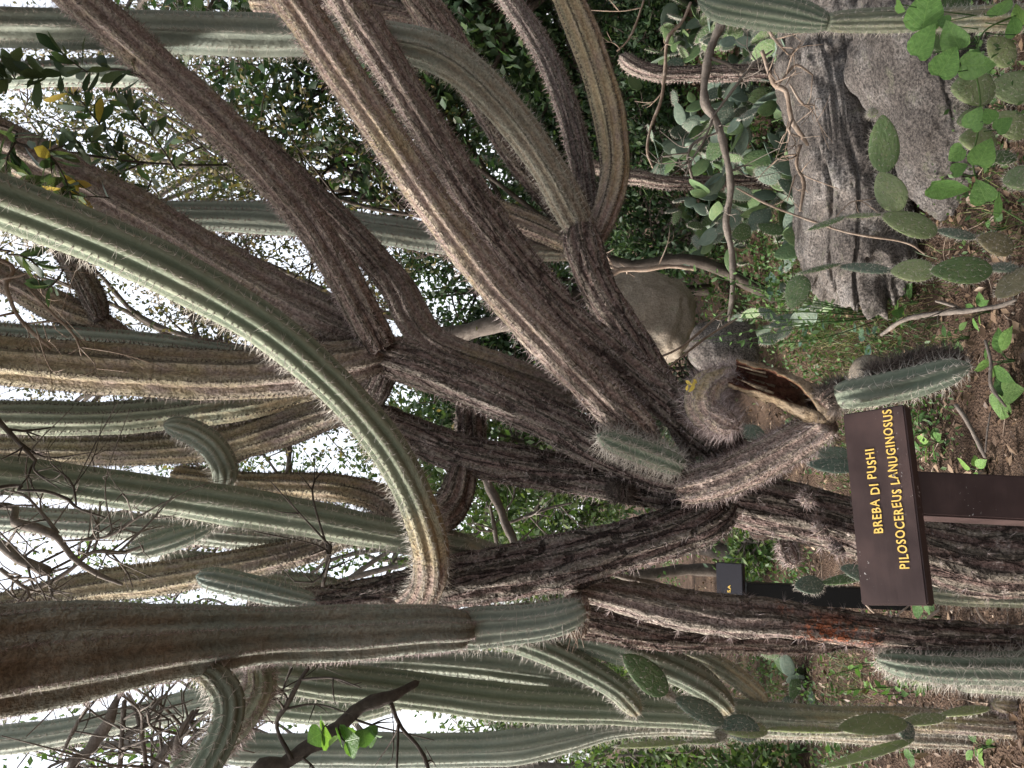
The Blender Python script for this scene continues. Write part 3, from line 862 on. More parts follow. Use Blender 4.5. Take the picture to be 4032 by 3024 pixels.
# small silvery arm in the fork, wool tufts
S([(2680, 1838, 70), (2640, 1818, 98), (2570, 1790, 104), (2480, 1758, 100), (2400, 1730, 84), (2350, 1712, 60)], [1.98, 1.95], (-0.05, 0.0), 'silver', 8, 0.25, tip=True, label='small silvery spiny arm in the fork')
S([(2450, 1900, 50), (2445, 1940, 80), (2440, 1980, 70)], 2.08, (0.9, 0.9), 'darkwool', 8, 0.1, tip=True, label='dark woolly tuft on the middle trunk')
S([(2830, 1790, 60), (2880, 1745, 80), (2925, 1715, 60)], 2.0, (0.95, 0.95), 'darkwool', 8, 0.1, tip=True, label='dark woolly bud in the fork')
# woolly arm that bends outwards and broke off
S([(2680, 1925, 130), (2760, 1905, 150), (2870, 1872, 155), (3000, 1812, 158), (3120, 1745, 150), (3210, 1690, 135), (3255, 1655, 120)], [2.0, 1.92, 1.86], (0.74, 0.66, 0.62), 'woolly', 8, 0.14, label='grey woolly arm ending at a broken stump')
for (u, v, w, dd, n_) in [(3235, 2085, 60, 2.0, 0), (3300, 2160, 60, 2.0, 1), (3180, 1960, 50, 2.0, 2)]:
    S([(u + 10, v - 8, w), (u - 10, v + 6, w * 1.1), (u - 30, v + 20, w * .7)], dd, (0.75, 0.7), 'woolly', 7, 0.1, tip=True)
S([(3090, 2120, 60), (3110, 2180, 85), (3130, 2235, 70)], [2.12, 2.1], (0.8, 0.8), 'woolly', 8, 0.1, tip=True)
S([(3060, 2070, 40), (3000, 2100, 60), (2950, 2085, 60)], [2.15, 2.2], (0.8, 0.8), 'brown', 8, 0.1, tip=True)

# broken hollow limb: a split shell of wood with a red-brown inside
def broken_shell():
    ctrl = pxrows([(3275, 1668, 130), (3235, 1628, 150), (3150, 1570, 150), (3050, 1520, 135), (2950, 1490, 125), (2885, 1470, 110)], [1.86, 1.88, 1.92])
    q, s = resample(ctrl, 0.008)
    pos, R = q[:, :3], q[:, 3]
    T, N, B = frames(pos)
    view = norm(CC - pos)
    view = norm(view + 0.2 * np.array([0.6, 0, 1.0]))
    n_in = norm(view - T * np.sum(view * T, -1, keepdims=True))
    b_in = np.cross(T, n_in)
    nth = 28
    rs = np.random.RandomState(4)
    rows_o, rows_i, ages = [], [], []
    fr = s / s[-1]
    for k in range(len(s)):
        open_ = np.interp(fr[k], [0, 0.2, 0.42, 0.8, 1], [0.0, 0.02, 0.6, 0.95, 1.1])     # half opening angle of the split
        jag = 0.18 * math.sin(k * 0.9) + 0.15 * rs.randn() * (fr[k] > 0.15)
        a0 = open_ + 0.3 * jag * open_
        a1 = 2 * math.pi - open_ * (0.9 - 0.25 * jag)
        a = np.linspace(a0, a1, nth)
        nz = 1 + 0.14 * vnoise(np.stack([np.cos(a) * 3, np.sin(a) * 3, np.full(nth, s[k] * 30)], -1)) + 0.09 * vnoise(np.stack([np.cos(a) * 9, np.sin(a) * 9, np.full(nth, s[k] * 70)], -1))
        ring = np.cos(a)[:, None] * n_in[k] + np.sin(a)[:, None] * b_in[k]
        r0 = R[k] * (1 if fr[k] > 0.06 else 0.35 + 0.65 * fr[k] / 0.06)
        rows_o.append(pos[k] + ring * (r0 * nz)[:, None])
        rows_i.append(pos[k] + ring * (r0 * nz * (0.80 + 0.04 * rs.randn(nth)))[:, None])
    O, I = np.array(rows_o), np.array(rows_i)
    m = len(s)
    verts = np.vstack([O.reshape(-1, 3), I.reshape(-1, 3)])
    off = m * nth
    i = np.arange(m - 1)[:, None] * nth
    j = np.arange(nth - 1)[None]
    qo = np.stack([i + j, i + j + 1, i + nth + j + 1, i + nth + j], -1).reshape(-1, 4)
    qi = qo[:, ::-1] + off
    k = np.arange(m - 1) * nth
    e1 = np.stack([k, k + nth, k + nth + off, k + off], -1)
    e2 = np.stack([k + nth - 1, k + nth - 1 + off, k + 2 * nth - 1 + off, k + 2 * nth - 1], -1)
    jj = np.arange(nth - 1)
    e3 = np.stack([(m - 1) * nth + jj, (m - 1) * nth + jj + 1, (m - 1) * nth + jj + 1 + off, (m - 1) * nth + jj + off], -1)
    e4 = np.stack([jj, jj + off, jj + 1 + off, jj + 1], -1)
    me = mesh_np('broken_limb', verts, np.vstack([qo, qi, e1, e2, e3, e4]), WOOD)
    fattr(me, 'age', np.concatenate([np.full(off, 0.18), np.repeat(np.clip(0.25 + 0.8 * fr, 0, 1), nth)]))
    b = obj('broken_limb', me, MAIN, 'split hollow broken limb with red-brown inside')
    # splinters inside
    acc = Acc()
    for k in range(26):
        i0 = rs.randint(int(m * .15), int(m * .75)); a = rs.uniform(0.6, 5.6)
        ring = math.cos(a) * n_in[i0] + math.sin(a) * b_in[i0]
        p = pos[i0] + ring * R[i0] * rs.uniform(0.62, 0.86)
        L = rs.uniform(0.03, 0.08)
        e = p + T[i0] * L + rs.randn(3) * 0.003
        acc.tube([np.append(p, 0.0035), np.append((p + e) / 2, 0.003), np.append(e, 0.0006)], sides=4, step=0.012, seed=k)
    me = acc.mesh('splinters', WOOD)
    fattr(me, 'age', np.full(len(me.vertices), 0.15))
    obj('splinters', me, b)
broken_shell()
# spiny clump beyond the break and the hanging green arm
S([(2905, 1490, 100), (2850, 1500, 130), (2790, 1540, 165), (2780, 1600, 175), (2830, 1650, 150), (2880, 1680, 100)], [1.98, 1.95], (0.7, 0.45, 0.66, 0.74), 'shaggy', 9, 0.16, tip=True, label='pale spine-covered stub at the end of the broken limb')
S([(2800, 1620, 110), (2840, 1650, 125), (2880, 1672, 115), (2915, 1690, 90)], [1.94, 1.92], (0.62, 0.64), 'shaggy', 9, 0.12, tip=True)
S([(3235, 1590, 60), (3255, 1570, 90), (3290, 1560, 105), (3330, 1550, 110)], 1.82, (0.95, 0.7), 'darkwool', 9, 0.14, name='areole_tuft')
S([(3300, 1562, 95), (3340, 1552, 120), (3450, 1535, 128), (3600, 1502, 130), (3720, 1466, 118), (3790, 1448, 90), (3830, 1440, 60)], [1.80, 1.74], (0.22, 0.05, 0.1), 'pale', 8, 0.22, tip=True, label='green arm hanging down over the sign')
S([(3420, 1472, 40), (3550, 1440, 55), (3700, 1410, 60), (3800, 1425, 50)], 1.80, (0.8, 0.8), 'darkwool', 7, 0.1, tip=True, name='areole_tuft')

# ================================================================== cacti on the left
LEFT = thing('columnar_cactus', 'furrowed dead-looking trunk carrying a thick pale pillar, beside the sign', 'cactus', (P(4100, 2512, 2.25)[0], P(4100, 2512, 2.25)[1], 0))
S = lambda *a, **k: stem(LEFT, *a, **k)
dead = S([(4032, 2515, 110), (3700, 2500, 118), (3450, 2482, 135), (3200, 2452, 142), (3000, 2428, 150), (2850, 2420, 160), (2650, 2392, 155), (2450, 2350, 132), (2300, 2318, 105), (2240, 2330, 110)], [2.28, 2.2, 2.12],
  (1.0, 0.85, 0.70, 0.64, 0.66), 'sparse', 7, 0.26, ground=True, name='trunk', rough=0.75, label='furrowed grey-brown trunk')
vs_ = np.empty(len(dead.data.vertices) * 3, np.float32)
dead.data.vertices.foreach_get('co', vs_)
vs_ = vs_.reshape(-1, 3)
pl_ = np.zeros(len(vs_))
for (u, v, r) in [(3440, 2535, .05), (3370, 2530, .055), (3300, 2520, .055), (3230, 2505, .05), (3120, 2380, .03)]:
    pl_ = np.maximum(pl_, np.clip(1.6 - np.linalg.norm(vs_ - P(u, v, 2.16), axis=1) / r, 0, 1))
fattr(dead.data, 'peel', pl_)
S([(2265, 2345, 100), (2275, 2400, 105), (2270, 2450, 100), (2262, 2500, 80)], 2.05, (0.75, 0.7), 'none', 9, 0.2, name='knot', rough=0.9)
S([(2280, 2400, 100), (2225, 2425, 130), (2120, 2450, 150), (2000, 2463, 160), (1880, 2472, 166), (1800, 2478, 150)], [2.0, 1.9], (0.15, 0.05, 0.0), 'pale', 11, 0.2, mat=BLUE, label='pale green lower joint of the pillar')
S([(1812, 2478, 130), (1775, 2478, 165), (1650, 2478, 188), (1450, 2490, 208), (1200, 2500, 225), (1000, 2506, 240), (750, 2525, 285), (500, 2548, 335), (250, 2575, 390), (0, 2605, 440), (-200, 2635, 480)], [1.88, 1.75, 1.55, 1.3, 1.12], (0.42, 0.36, 0.34, 0.42, 0.56), 'pillar', 9, 0.24, mat=BLUE, label='thick dark and pale pillar leaning to the front')
S([(760, 2640, 60), (840, 2662, 110), (895, 2735, 128), (900, 2820, 128), (865, 2920, 128), (800, 3040, 128), (740, 3150, 125)], [1.45, 1.4], (0.4, 0.12, 0.05), 'pale', 9, 0.22, label='arching pale-ribbed side arm')
S([(1010, 2600, 80), (1030, 2680, 115), (1000, 2760, 120), (940, 2850, 115), (860, 2930, 110), (700, 3030, 110)], [1.62, 1.6], (0.3, 0.2), 'woolly', 9, 0.2)
# hanging dry fibres at the knot
acc = Acc()
rs = np.random.RandomState(9)
for k in range(26):
    v0 = 2370 + rs.rand() * 110
    a = P(2262 + 20 * rs.randn(), v0, 2.0); b_ = P(2250 + 25 * rs.randn(), v0 + 40 + 60 * rs.rand(), 1.98)
    acc.tube([np.append(a, .002), np.append((a + b_) / 2 + 0.004 * rs.randn(3), .002), np.append(b_, .0006)], sides=4, step=.015, seed=k)
obj('dry_fibres', acc.mesh('dry_fibres', BK_TWIG), LEFT)

DARKT = thing('columnar_cactus', 'dark upright corky trunk just behind the furrowed grey trunk', 'cactus', (P(3300, 2500, 2.55)[0], P(3300, 2500, 2.55)[1], 0))
stem(DARKT, [(3400, 2500, 110), (3200, 2512, 118), (3000, 2510, 122), (2600, 2490, 135), (2300, 2440, 140), (2100, 2440, 130), (1850, 2450, 120)], [2.55, 2.45, 2.4], (0.95, 0.88, 0.7), 'far', 10, 0.12, ground=True, name='trunk', rough=0.8)

CLUMP = thing('columnar_cactus', 'tall grey-green ribbed cactus clump with lowered side arms', 'cactus', (P(3500, 2835, 2.9)[0], P(3500, 2835, 2.9)[1], 0))
S = lambda *a, **k: stem(CLUMP, *a, **k)
S([(3550, 2832, 95), (3400, 2842, 115), (3100, 2832, 130), (2700, 2803, 130), (2300, 2782, 140), (2000, 2765, 142), (1600, 2715, 150), (1300, 2680, 150), (1100, 2650, 145), (800, 2610, 140)], [2.9, 2.75, 2.6, 2.5], (0.5, 0.3, 0.12, 0.1, 0.15, 0.25), 'few', 10, 0.2, ground=True, name='trunk', label='main upright stem')
S([(2860, 2785, 70), (2830, 2745, 98), (2750, 2680, 118), (2600, 2605, 126), (2400, 2540, 130), (2150, 2480, 120), (1900, 2440, 115)], [2.68, 2.5, 2.45], (0.4, 0.22, 0.1, 0.1), 'few', 9, 0.22)
S([(2500, 2795, 60), (2475, 2760, 88), (2400, 2690, 102), (2200, 2580, 108), (2000, 2505, 108), (1800, 2450, 100)], [2.6, 2.45, 2.4], (0.4, 0.15, 0.1), 'few', 9, 0.22)
S([(3010, 2770, 50), (2980, 2730, 72), (2900, 2665, 78), (2780, 2595, 78), (2640, 2545, 70), (2500, 2500, 66)], [2.8, 2.85], (0.45, 0.3), 'few', 9, 0.22)
S([(2700, 2790, 70), (2500, 2735, 95), (2300, 2680, 108), (2000, 2632, 112), (1650, 2600, 108), (1300, 2590, 100)], [2.75, 2.8], (0.25, 0.12), 'few', 9, 0.2, mat=BLUE)
S([(1260, 2700, 70), (1080, 2700, 95), (800, 2762, 108), (500, 2832, 106), (200, 2890, 110), (0, 2915, 112), (-200, 2940, 110)], [2.6, 2.7], (0.2, 0.12), 'few', 10, 0.18, mat=BLUE)
S([(1650, 2735, 60), (1450, 2785, 95), (1250, 2800, 105), (1000, 2770, 100), (800, 2720, 100)], [2.6, 2.75], (0.2, 0.1), 'few', 9, 0.2)

TH_ = thing('columnar_cactus', 'single pale green upright column against the bright sky', 'cactus', (P(2400, 2880, 3.2)[0], P(2400, 2880, 3.2)[1], 0))
stem(TH_, [(2620, 2850, 90), (2400, 2868, 92), (2200, 2910, 118), (2000, 2945, 130), (1700, 2955, 132), (1400, 2955, 132), (1170, 2955, 130), (1000, 2950, 128), (850, 2945, 120)], [3.3, 3.1], (0.35, 0.1, 0.05), 'few', 10, 0.2, ground=True, name='trunk', mat=BLUE, tip=True)

YNG = thing('young_cactus', 'young spiny green column standing on the soil beside the furrowed trunk', 'cactus', (P(4200, 2635, 2.25)[0], P(4200, 2635, 2.25)[1], 0))
stem(YNG, [(4150, 2635, 138), (4032, 2632, 138), (3750, 2628, 128), (3560, 2612, 112), (3480, 2598, 90), (3455, 2592, 70)], [2.2, 2.3], (0.35, 0.1, 0.05, 0.3), 'long', 9, 0.22, tip=True, ground=True, name='trunk')
YNG2 = thing('young_cactus', 'low stubby cactus shoot behind the young spiny column', 'cactus', (P(3900, 2690, 2.8)[0], P(3900, 2690, 2.8)[1], 0))
stem(YNG2, [(3900, 2690, 80), (3800, 2685, 85), (3740, 2680, 70)], [2.75, 2.8], (0.2, 0.2), 'pale', 9, 0.2, tip=True, ground=True, name='trunk')
YNG3 = thing('young_cactus', 'grey-green young column half hidden behind the main trunk below the sign', 'cactus', (P(4000, 2340, 2.45)[0], P(4000, 2340, 2.45)[1], 0))
stem(YNG3, [(3950, 2345, 90), (3800, 2340, 95), (3660, 2330, 88), (3560, 2320, 60)], [2.5, 2.55], (0.3, 0.25), 'few', 9, 0.2, tip=True, ground=True, name='trunk')
YNG4 = thing('young_cactus', 'small woolly cactus seedling on the bare soil', 'cactus', (P(4000, 2770, 2.85)[0], P(4000, 2770, 2.85)[1], 0))
stem(YNG4, [(3990, 2780, 60), (3940, 2775, 66), (3900, 2770, 50)], 2.85, (0.5, 0.4), 'woolly', 9, 0.2, tip=True, ground=True, name='trunk')

# dotted green segmented column standing by the boulders
DOT = thing('columnar_cactus', 'dark green dotted column growing from a slim olive joint by the boulders', 'cactus', (P(3700, 75, 2.55)[0], P(3700, 75, 2.55)[1], 0))
stem(DOT, [(3720, 78, 95), (3590, 78, 98), (3450, 80, 95), (3320, 84, 85), (3255, 88, 62)], [2.6, 2.55], (0.28, 0.2), 'few', 11, 0.2, ground=True, name='lower_joint', label='slim olive lower joint')
stem(DOT, [(3262, 88, 60), (3220, 80, 95), (3100, 52, 140), (2950, 25, 156), (2840, 5, 150), (2770, -8, 115), (2742, -12, 80)], [2.55, 2.6], (0.05, -0.1), 'few', 14, 0.16, tip=True, name='upper_joint', label='thick dark green dotted upper joint')
# far thin columns in the dim thicket
for k, (pts, dd, lab) in enumerate([
        ([(2720, 290, 62), (2600, 290, 64), (2500, 262, 62), (2440, 215, 56)], 4.6, 'thin grey ribbed stem bowing in the dim thicket'),
        ([(2640, 720, 52), (2520, 700, 56), (2430, 690, 52), (2300, 640, 48)], 4.8, 'slim brown ribbed stem behind the bowed tan arm')]):
    t_ = thing('slender_cactus', lab, 'cactus', (P(*pts[0][:2], dd)[0], P(*pts[0][:2], dd)[1], 0))
    stem(t_, pts, dd, (0.8, 0.6), 'far', 8, 0.22, ground=True, name='trunk', tip=True)

# ================================================================== signs
def box_mesh(name, sx, sy, sz, mat, bev=0.003, wob=0.0, cuts=0):
    bm = bmesh.new()
    bmesh.ops.create_cube(bm, size=1.0)
    for v in bm.verts: v.co = (v.co.x * sx, v.co.y * sy, v.co.z * sz)
    bmesh.ops.bevel(bm, geom=list(bm.edges), offset=bev, segments=2, affect='EDGES')
    me = bpy.data.meshes.new(name)
    bm.to_mesh(me); bm.free()
    me.materials.append(mat)
    return me

def text_mesh(body, size, mat, spacing=1.16):
    cu = bpy.data.curves.new('lettering', 'FONT')
    cu.body = body
    cu.size = size
    cu.align_x = 'CENTER'
    cu.align_y = 'CENTER'
    cu.extrude = 0.0008
    cu.offset = size * 0.013
    cu.space_character = spacing
    cu.resolution_u = 3
    ob = bpy.data.objects.new('lettering_src', cu)
    COL.objects.link(ob)
    dg = bpy.context.evaluated_depsgraph_get()
    me = bpy.data.meshes.new_from_object(ob.evaluated_get(dg))
    bpy.data.objects.remove(ob, do_unlink=True)
    me.name = 'lettering'
    me.materials.clear()
    me.materials.append(mat)
    return me

def sign(label, left, right, hgt, thick, tilt, lines, board_mat, post_mat, post_px, post_w, light_cap=False):
    """board between two points of its long axis; lines = [(text, u,v centre px, length m, y offset)]"""
    left, right = np.array(left), np.array(right)
    X = norm(right - left)
    Lb = np.linalg.norm(right - left)
    c = (left + right) / 2
    Y = np.array([0, math.sin(tilt), math.cos(tilt)])
    Y = norm(Y - X * (Y @ X))
    Z = np.cross(X, Y)
    M = Matrix(((X[0], Y[0], Z[0], c[0]), (X[1], Y[1], Z[1], c[1]), (X[2], Y[2], Z[2], c[2]), (0, 0, 0, 1)))
    pt, pb = post_px
    th = thing('sign', label, 'sign', (pb[0], pb[1], 0))
    b = obj('board', box_mesh('board', Lb, hgt, thick, board_mat), th)
    b.matrix_basis = M
    for body, x0, x1, y, size in lines:
        me = text_mesh(body, size, YELLOW)
        vs = np.array([v.co for v in me.vertices])
        w = vs[:, 0].max() - vs[:, 0].min()
        mid = (vs[:, 0].max() + vs[:, 0].min()) / 2
        k = (x1 - x0) * Lb / w
        co = vs.copy()
        co[:, 0] = (vs[:, 0] - mid) * k + ((x0 + x1) / 2 - 0.5) * Lb
        co[:, 1] += y * hgt + 0.0022 * vnoise(np.stack([co[:, 0] * 60, co[:, 0] * 0 + 3, co[:, 0] * 0], -1))
        co[:, 2] += thick / 2 + 0.0006
        me.vertices.foreach_set('co', co.astype(np.float32).ravel())
        me.update()
        l = obj('lettering', me, b)
        l.matrix_basis = M
        l.matrix_parent_inverse = M.inverted()
    # post
    pt, pb = np.array(pt), np.array(pb)
    d = norm(pt - pb)
    H = np.linalg.norm(pt - pb)
    x = norm(X - d * (X @ d))
    y = np.cross(d, x)
    c2 = (pt + pb) / 2
    p = obj('post', box_mesh('post', post_w, post_w, H, post_mat, 0.004), th)
    p.matrix_basis = Matrix(((x[0], y[0], d[0], c2[0]), (x[1], y[1], d[1], c2[1]), (x[2], y[2], d[2], c2[2]), (0, 0, 0, 1)))
    # bolt
    bm = bmesh.new()
    bmesh.ops.create_cone(bm, cap_ends=True, segments=12, radius1=0.0035, radius2=0.003, depth=0.003)
    me = bpy.data.meshes.new('nail'); bm.to_mesh(me); bm.free()
    me.materials.append(BK_GREY)
    nl = obj('nail', me, b)
    nl.matrix_parent_inverse = M.inverted()
    nl.matrix_basis = M @ Matrix.Translation((0.14 * Lb, -0.22 * hgt, thick / 2 + 0.001))
    return th

pl, pr = P(3534, 2384, 1.60), P(3449, 1618, 1.71)
pt = P(3580, 1952, 1.72); pb = np.array([pt[0] - 0.035, pt[1] + 0.0, -0.05])
pt = pt + np.array([0, 0.0, 0.015])
sign('dark brown wooden board with yellow capital lettering on a square post', pl, pr, 0.130, 0.036, math.radians(43),
     [('BREBA DI PUSHI', 0.355, 0.790, 0.10, 0.0265), ('PILOSOCEREUS LANUGINOSUS', 0.175, 0.985, -0.235, 0.0265)], PAINT, PAINT, (pt, pb), 0.094)
c0 = P(2880, 2385, 3.85)
sign('small dark board on a black post half hidden behind the furrowed trunk', c0 + np.array([-0.2, -0.03, 0.0]), c0 + np.array([0.2, 0.03, 0.0]), 0.135, 0.036, math.radians(35),
     [('SA', 0.655, 0.745, 0.0, 0.022)], BLACKW, BLACKP,
     (P(2935, 2335, 3.87) + np.array([0, 0.02, 0.0]), np.append((P(2935, 2335, 3.87) + np.array([-0.02, 0.02, 0]))[:2], -0.05)), 0.095)

# ================================================================== prickly pears
def pad_mesh(name, mat, seed):
    rs = np.random.RandomState(seed)
    ny, nt = 12, 14
    ys = 0.5 - 0.5 * np.cos(np.linspace(0, math.pi, ny))
    V = []
    for i, y in enumerate(ys):
        w = 0.5 * (math.sin(math.pi * min(1, max(0, y)) ** 0.80)) ** 0.62 if 0 < y < 1 else 0.02
        w *= 0.96 + 0.08 * rs.rand()
        t = 0.5 * (math.sin(math.pi * y)) ** 0.45 if 0 < y < 1 else 0.05
        for k in range(nt):
            a = 2 * math.pi * k / nt
            ca, sa = math.cos(a), math.sin(a)
            V.append((w * np.sign(ca) * abs(ca) ** 0.8, y, 0.5 * t * np.sign(sa) * abs(sa) ** 0.75 + 0.10 * math.sin(y * 2.6 + seed)))
    V = np.array(V)
    V[:, 2] += 0.02 * vnoise(V * 5 + seed)
    i = np.arange(ny - 1)[:, None] * nt
    j = np.arange(nt)[None]
    q = np.stack([i + j, i + (j + 1) % nt, i + nt + (j + 1) % nt, i + nt + j], -1).reshape(-1, 4)
    return mesh_np(name, V, q, mat)
PADS = {}
for nm, m_ in (('g', PAD_G), ('l', PAD_L), ('b', PAD_B), ('o', PAD_O)):
    PADS[nm] = [pad_mesh('pad', m_, k) for k in range(3)]

def pad(parent, base, tip, width, normal, mat='g', thick=0.018, spines=True, seed=0, label=None, sl=0.019):
    rs = np.random.RandomState(seed + 77)
    base, tip = np.array(base), np.array(tip)
    y = tip - base
    L = np.linalg.norm(y)
    y = y / L
    z = np.array(normal, float)
    z = norm(z - y * (z @ y))
    x = np.cross(y, z)
    me = PADS[mat][seed % 3]
    o = obj('pad', me, parent, label)
    o.matrix_basis = Matrix(((x[0] * width, y[0] * L, z[0] * thick * 2, base[0]), (x[1] * width, y[1] * L, z[1] * thick * 2, base[1]),
                             (x[2] * width, y[2] * L, z[2] * thick * 2, base[2]), (0, 0, 0, 1)))
    if spines:
        Ps, Ds = [], []
        g = 0.20
        for sgn in (1, -1):
            for yy in np.arange(0.12, 1.0, g * 0.62):
                w = 0.5 * math.sin(math.pi * yy ** 0.80) ** 0.62
                for xx in np.arange(-w * 0.9, w * 0.91, g * 0.8 * max(0.5, min(1.2, L / width))):
                    xj = xx + 0.03 * rs.randn()
                    tz = 0.25 * (math.sin(math.pi * yy)) ** 0.45 * max(0.1, 1 - (xj / max(w, .05)) ** 2) ** 0.4
                    p = base + x * xj * width + y * (yy + 0.02 * rs.randn()) * L + z * thick * 2 * (sgn * tz + 0.10 * math.sin(yy * 2.6 + seed % 3))
                    for k in range(4):
                        Ps.append(p); Ds.append(z * sgn + 0.7 * rs.randn(3))
        for a in np.linspace(0.25, 2 * math.pi + 0.25, 30)[:-1]:
            yy = 0.5 - 0.48 * math.cos(a)
            w = 0.5 * math.sin(math.pi * yy ** 0.8) ** 0.62 * (1 if math.sin(a) > 0 else -1)
            p = base + x * w * width * 0.98 + y * yy * L + z * thick * 0.2 * math.sin(yy * 2.6 + seed % 3)
            out = norm(p - (base + y * L * 0.5))
            for k in range(4):
                Ps.append(p); Ds.append(out + 0.5 * rs.randn(3))
        Ps, Ds = np.array(Ps), np.array(Ds)
        so_ = obj('spines', spines_mesh('spines', Ps, Ds, sl * rs.uniform(0.5, 1.2, len(Ps)), 0.0006, SP_PALE), o, kind='stuff')
        so_.matrix_parent_inverse = o.matrix_basis.inverted()
    return o

def padpx(parent, a, b, w, d, tilt=0.25, mat='g', seed=0, thick=0.018, edge=False, **k):
    """pad from pixel a (base) to b (tip), w px wide, d = (d_base, d_tip)"""
    p0, p1 = P(*a, d[0]), P(*b, d[1])
    ax = norm(p1 - p0)
    tc = tocam((p0 + p1) / 2)
    s = norm(np.cross(ax, tc))
    n = s if edge else norm(tc * math.cos(tilt) + s * math.sin(tilt))
    dm = (d[0] + d[1]) / 2
    if edge: n = norm(s + tc * 0.18)
    return pad(parent, p0, p1, px2m(w, dm), n, mat, thick, seed=seed, **k)

g0 = P(3980, 980, 2.75)
OA = thing('prickly_pear', 'upright chain of green pads leaning before the speckled boulder', 'cactus', (g0[0], g0[1], 0))
padpx(OA, (3990, 985), (3850, 935), 95, (2.78, 2.76), 0.3, 'o', 1)
padpx(OA, (3840, 935), (3690, 905), 60, (2.76, 2.74), 0.9, 'b', 2)
padpx(OA, (3690, 915), (3468, 848), 96, (2.74, 2.70), 0.2, 'l', 3)
padpx(OA, (3545, 828), (3462, 678), 118, (2.70, 2.70), 0.15, 'l', 4)
padpx(OA, (3485, 680), (3475, 452), 118, (2.70, 2.64), 0.2, 'g', 5)
padpx(OA, (3440, 462), (3430, 425), 40, (2.64, 2.64), 0.2, 'l', 6, thick=0.01)
padpx(OA, (3470, 845), (3320, 855), 90, (2.71, 2.70), 0, 'l', 7, edge=True, thick=0.010)
padpx(OA, (3325, 855), (3180, 905), 100, (2.70, 2.70), 0, 'g', 8, edge=True, thick=0.012)

g0 = P(4032, 1080, 2.6)
OB = thing('prickly_pear', 'prickly pear with a scarred yellowish lower pad beside the fallen stick', 'cactus', (g0[0], g0[1], 0))
padpx(OB, (4060, 1060), (3925, 1170), 105, (2.62, 2.60), 0.3, 'o', 11)
padpx(OB, (4010, 1050), (3890, 1065), 60, (2.66, 2.62), 0.7, 'b', 12)
padpx(OB, (3905, 1062), (3665, 1068), 116, (2.60, 2.58), 0.2, 'g', 13)
padpx(OB, (3680, 1062), (3508, 1068), 98, (2.62, 2.62), 0.3, 'l', 14)
padpx(OB, (3515, 1066), (3300, 1052), 60, (2.64, 2.66), 0.95, 'b', 15)
padpx(OB, (3310, 1040), (3145, 1078), 70, (2.66, 2.66), 0, 'g', 16, edge=True, thick=0.012)
padpx(OB, (3165, 1085), (3110, 1215), 100, (2.68, 2.70), 0.3, 'g', 17)

g0 = P(4000, 500, 2.55)
OC = thing('prickly_pear', 'squat prickly pear overgrown by heart-leaved vine by the boulder foot', 'cactus', (g0[0], g0[1], 0))
padpx(OC, (3830, 95), (3590, 70), 260, (2.66, 2.62), 0.3, 'g', 21, thick=0.028, label='large dark green pad')
padpx(OC, (3915, 350), (3745, 350), 150, (2.58, 2.55), 0.3, 'l', 22, thick=0.026, sl=0.022)
padpx(OC, (3900, 455), (3770, 480), 90, (2.58, 2.55), 0.2, 'l', 23)
padpx(OC, (3925, 560), (3772, 548), 105, (2.55, 2.52), 0.3, 'l', 24, thick=0.024)
padpx(OC, (4000, 620), (3870, 625), 70, (2.55, 2.5), 0.5, 'g', 25)
padpx(OC, (4080, 690), (3955, 715), 110, (2.50, 2.48), 0.3, 'l', 26, thick=0.026)
padpx(OC, (3990, 250), (3890, 150), 100, (2.7, 2.66), 0.3, 'l', 27)
padpx(OC, (4050, 520), (3900, 460), 110, (2.62, 2.58), 0.3, 'l', 28)
padpx(OC, (4080, 350), (3900, 340), 130, (2.62, 2.6), 0.2, 'l', 29)

g0 = P(3800, 2830, 3.0)
OD = thing('prickly_pear', 'tall prickly pear with pale edges in front of the grey-green clump', 'cactus', (g0[0], g0[1], 0))
padpx(OD, (3900, 2790), (3700, 2815), 60, (2.86, 2.8), 0.9, 'l', 31)
padpx(OD, (3720, 2822), (3550, 2845), 70, (2.8, 2.74), 0.8, 'l', 32)
padpx(OD, (3570, 2840), (3300, 2872), 105, (2.74, 2.62), 0.5, 'l', 33)
padpx(OD, (3600, 2895), (3530, 2860), 80, (2.72, 2.72), 0.4, 'b', 34)
padpx(OD, (3600, 2915), (3240, 3020), 60, (2.7, 2.6), 0.9, 'l', 35)
padpx(OD, (3310, 2878), (3010, 2876), 90, (2.62, 2.52), 0, 'l', 36, edge=True, thick=0.018)
padpx(OD, (3020, 2876), (2830, 2868), 95, (2.52, 2.48), 0.7, 'l', 37)
padpx(OD, (2990, 2880), (2840, 2850), 105, (2.50, 2.48), 0.2, 'b', 38)
padpx(OD, (2850, 2840), (2655, 2752), 92, (2.48, 2.44), 0.35, 'b', 39, label='dark blue-green pad')
padpx(OD, (2625, 2728), (2455, 2580), 118, (2.40, 2.34), 0.15, 'g', 40, label='bright green pad at the top')
padpx(OD, (2650, 2745), (2612, 2722), 30, (2.44, 2.40), 0.3, 'o', 44, thick=0.01)
padpx(OD, (2835, 2918), (2700, 2922), 90, (2.48, 2.46), 0, 'l', 41, edge=True, thick=0.010)
padpx(OD, (2705, 2922), (2425, 2945), 110, (2.46, 2.42), 0, 'l', 42, edge=True, thick=0.013)
padpx(OD, (2860, 2905), (2815, 2880), 50, (2.48, 2.48), 0.3, 'o', 43)

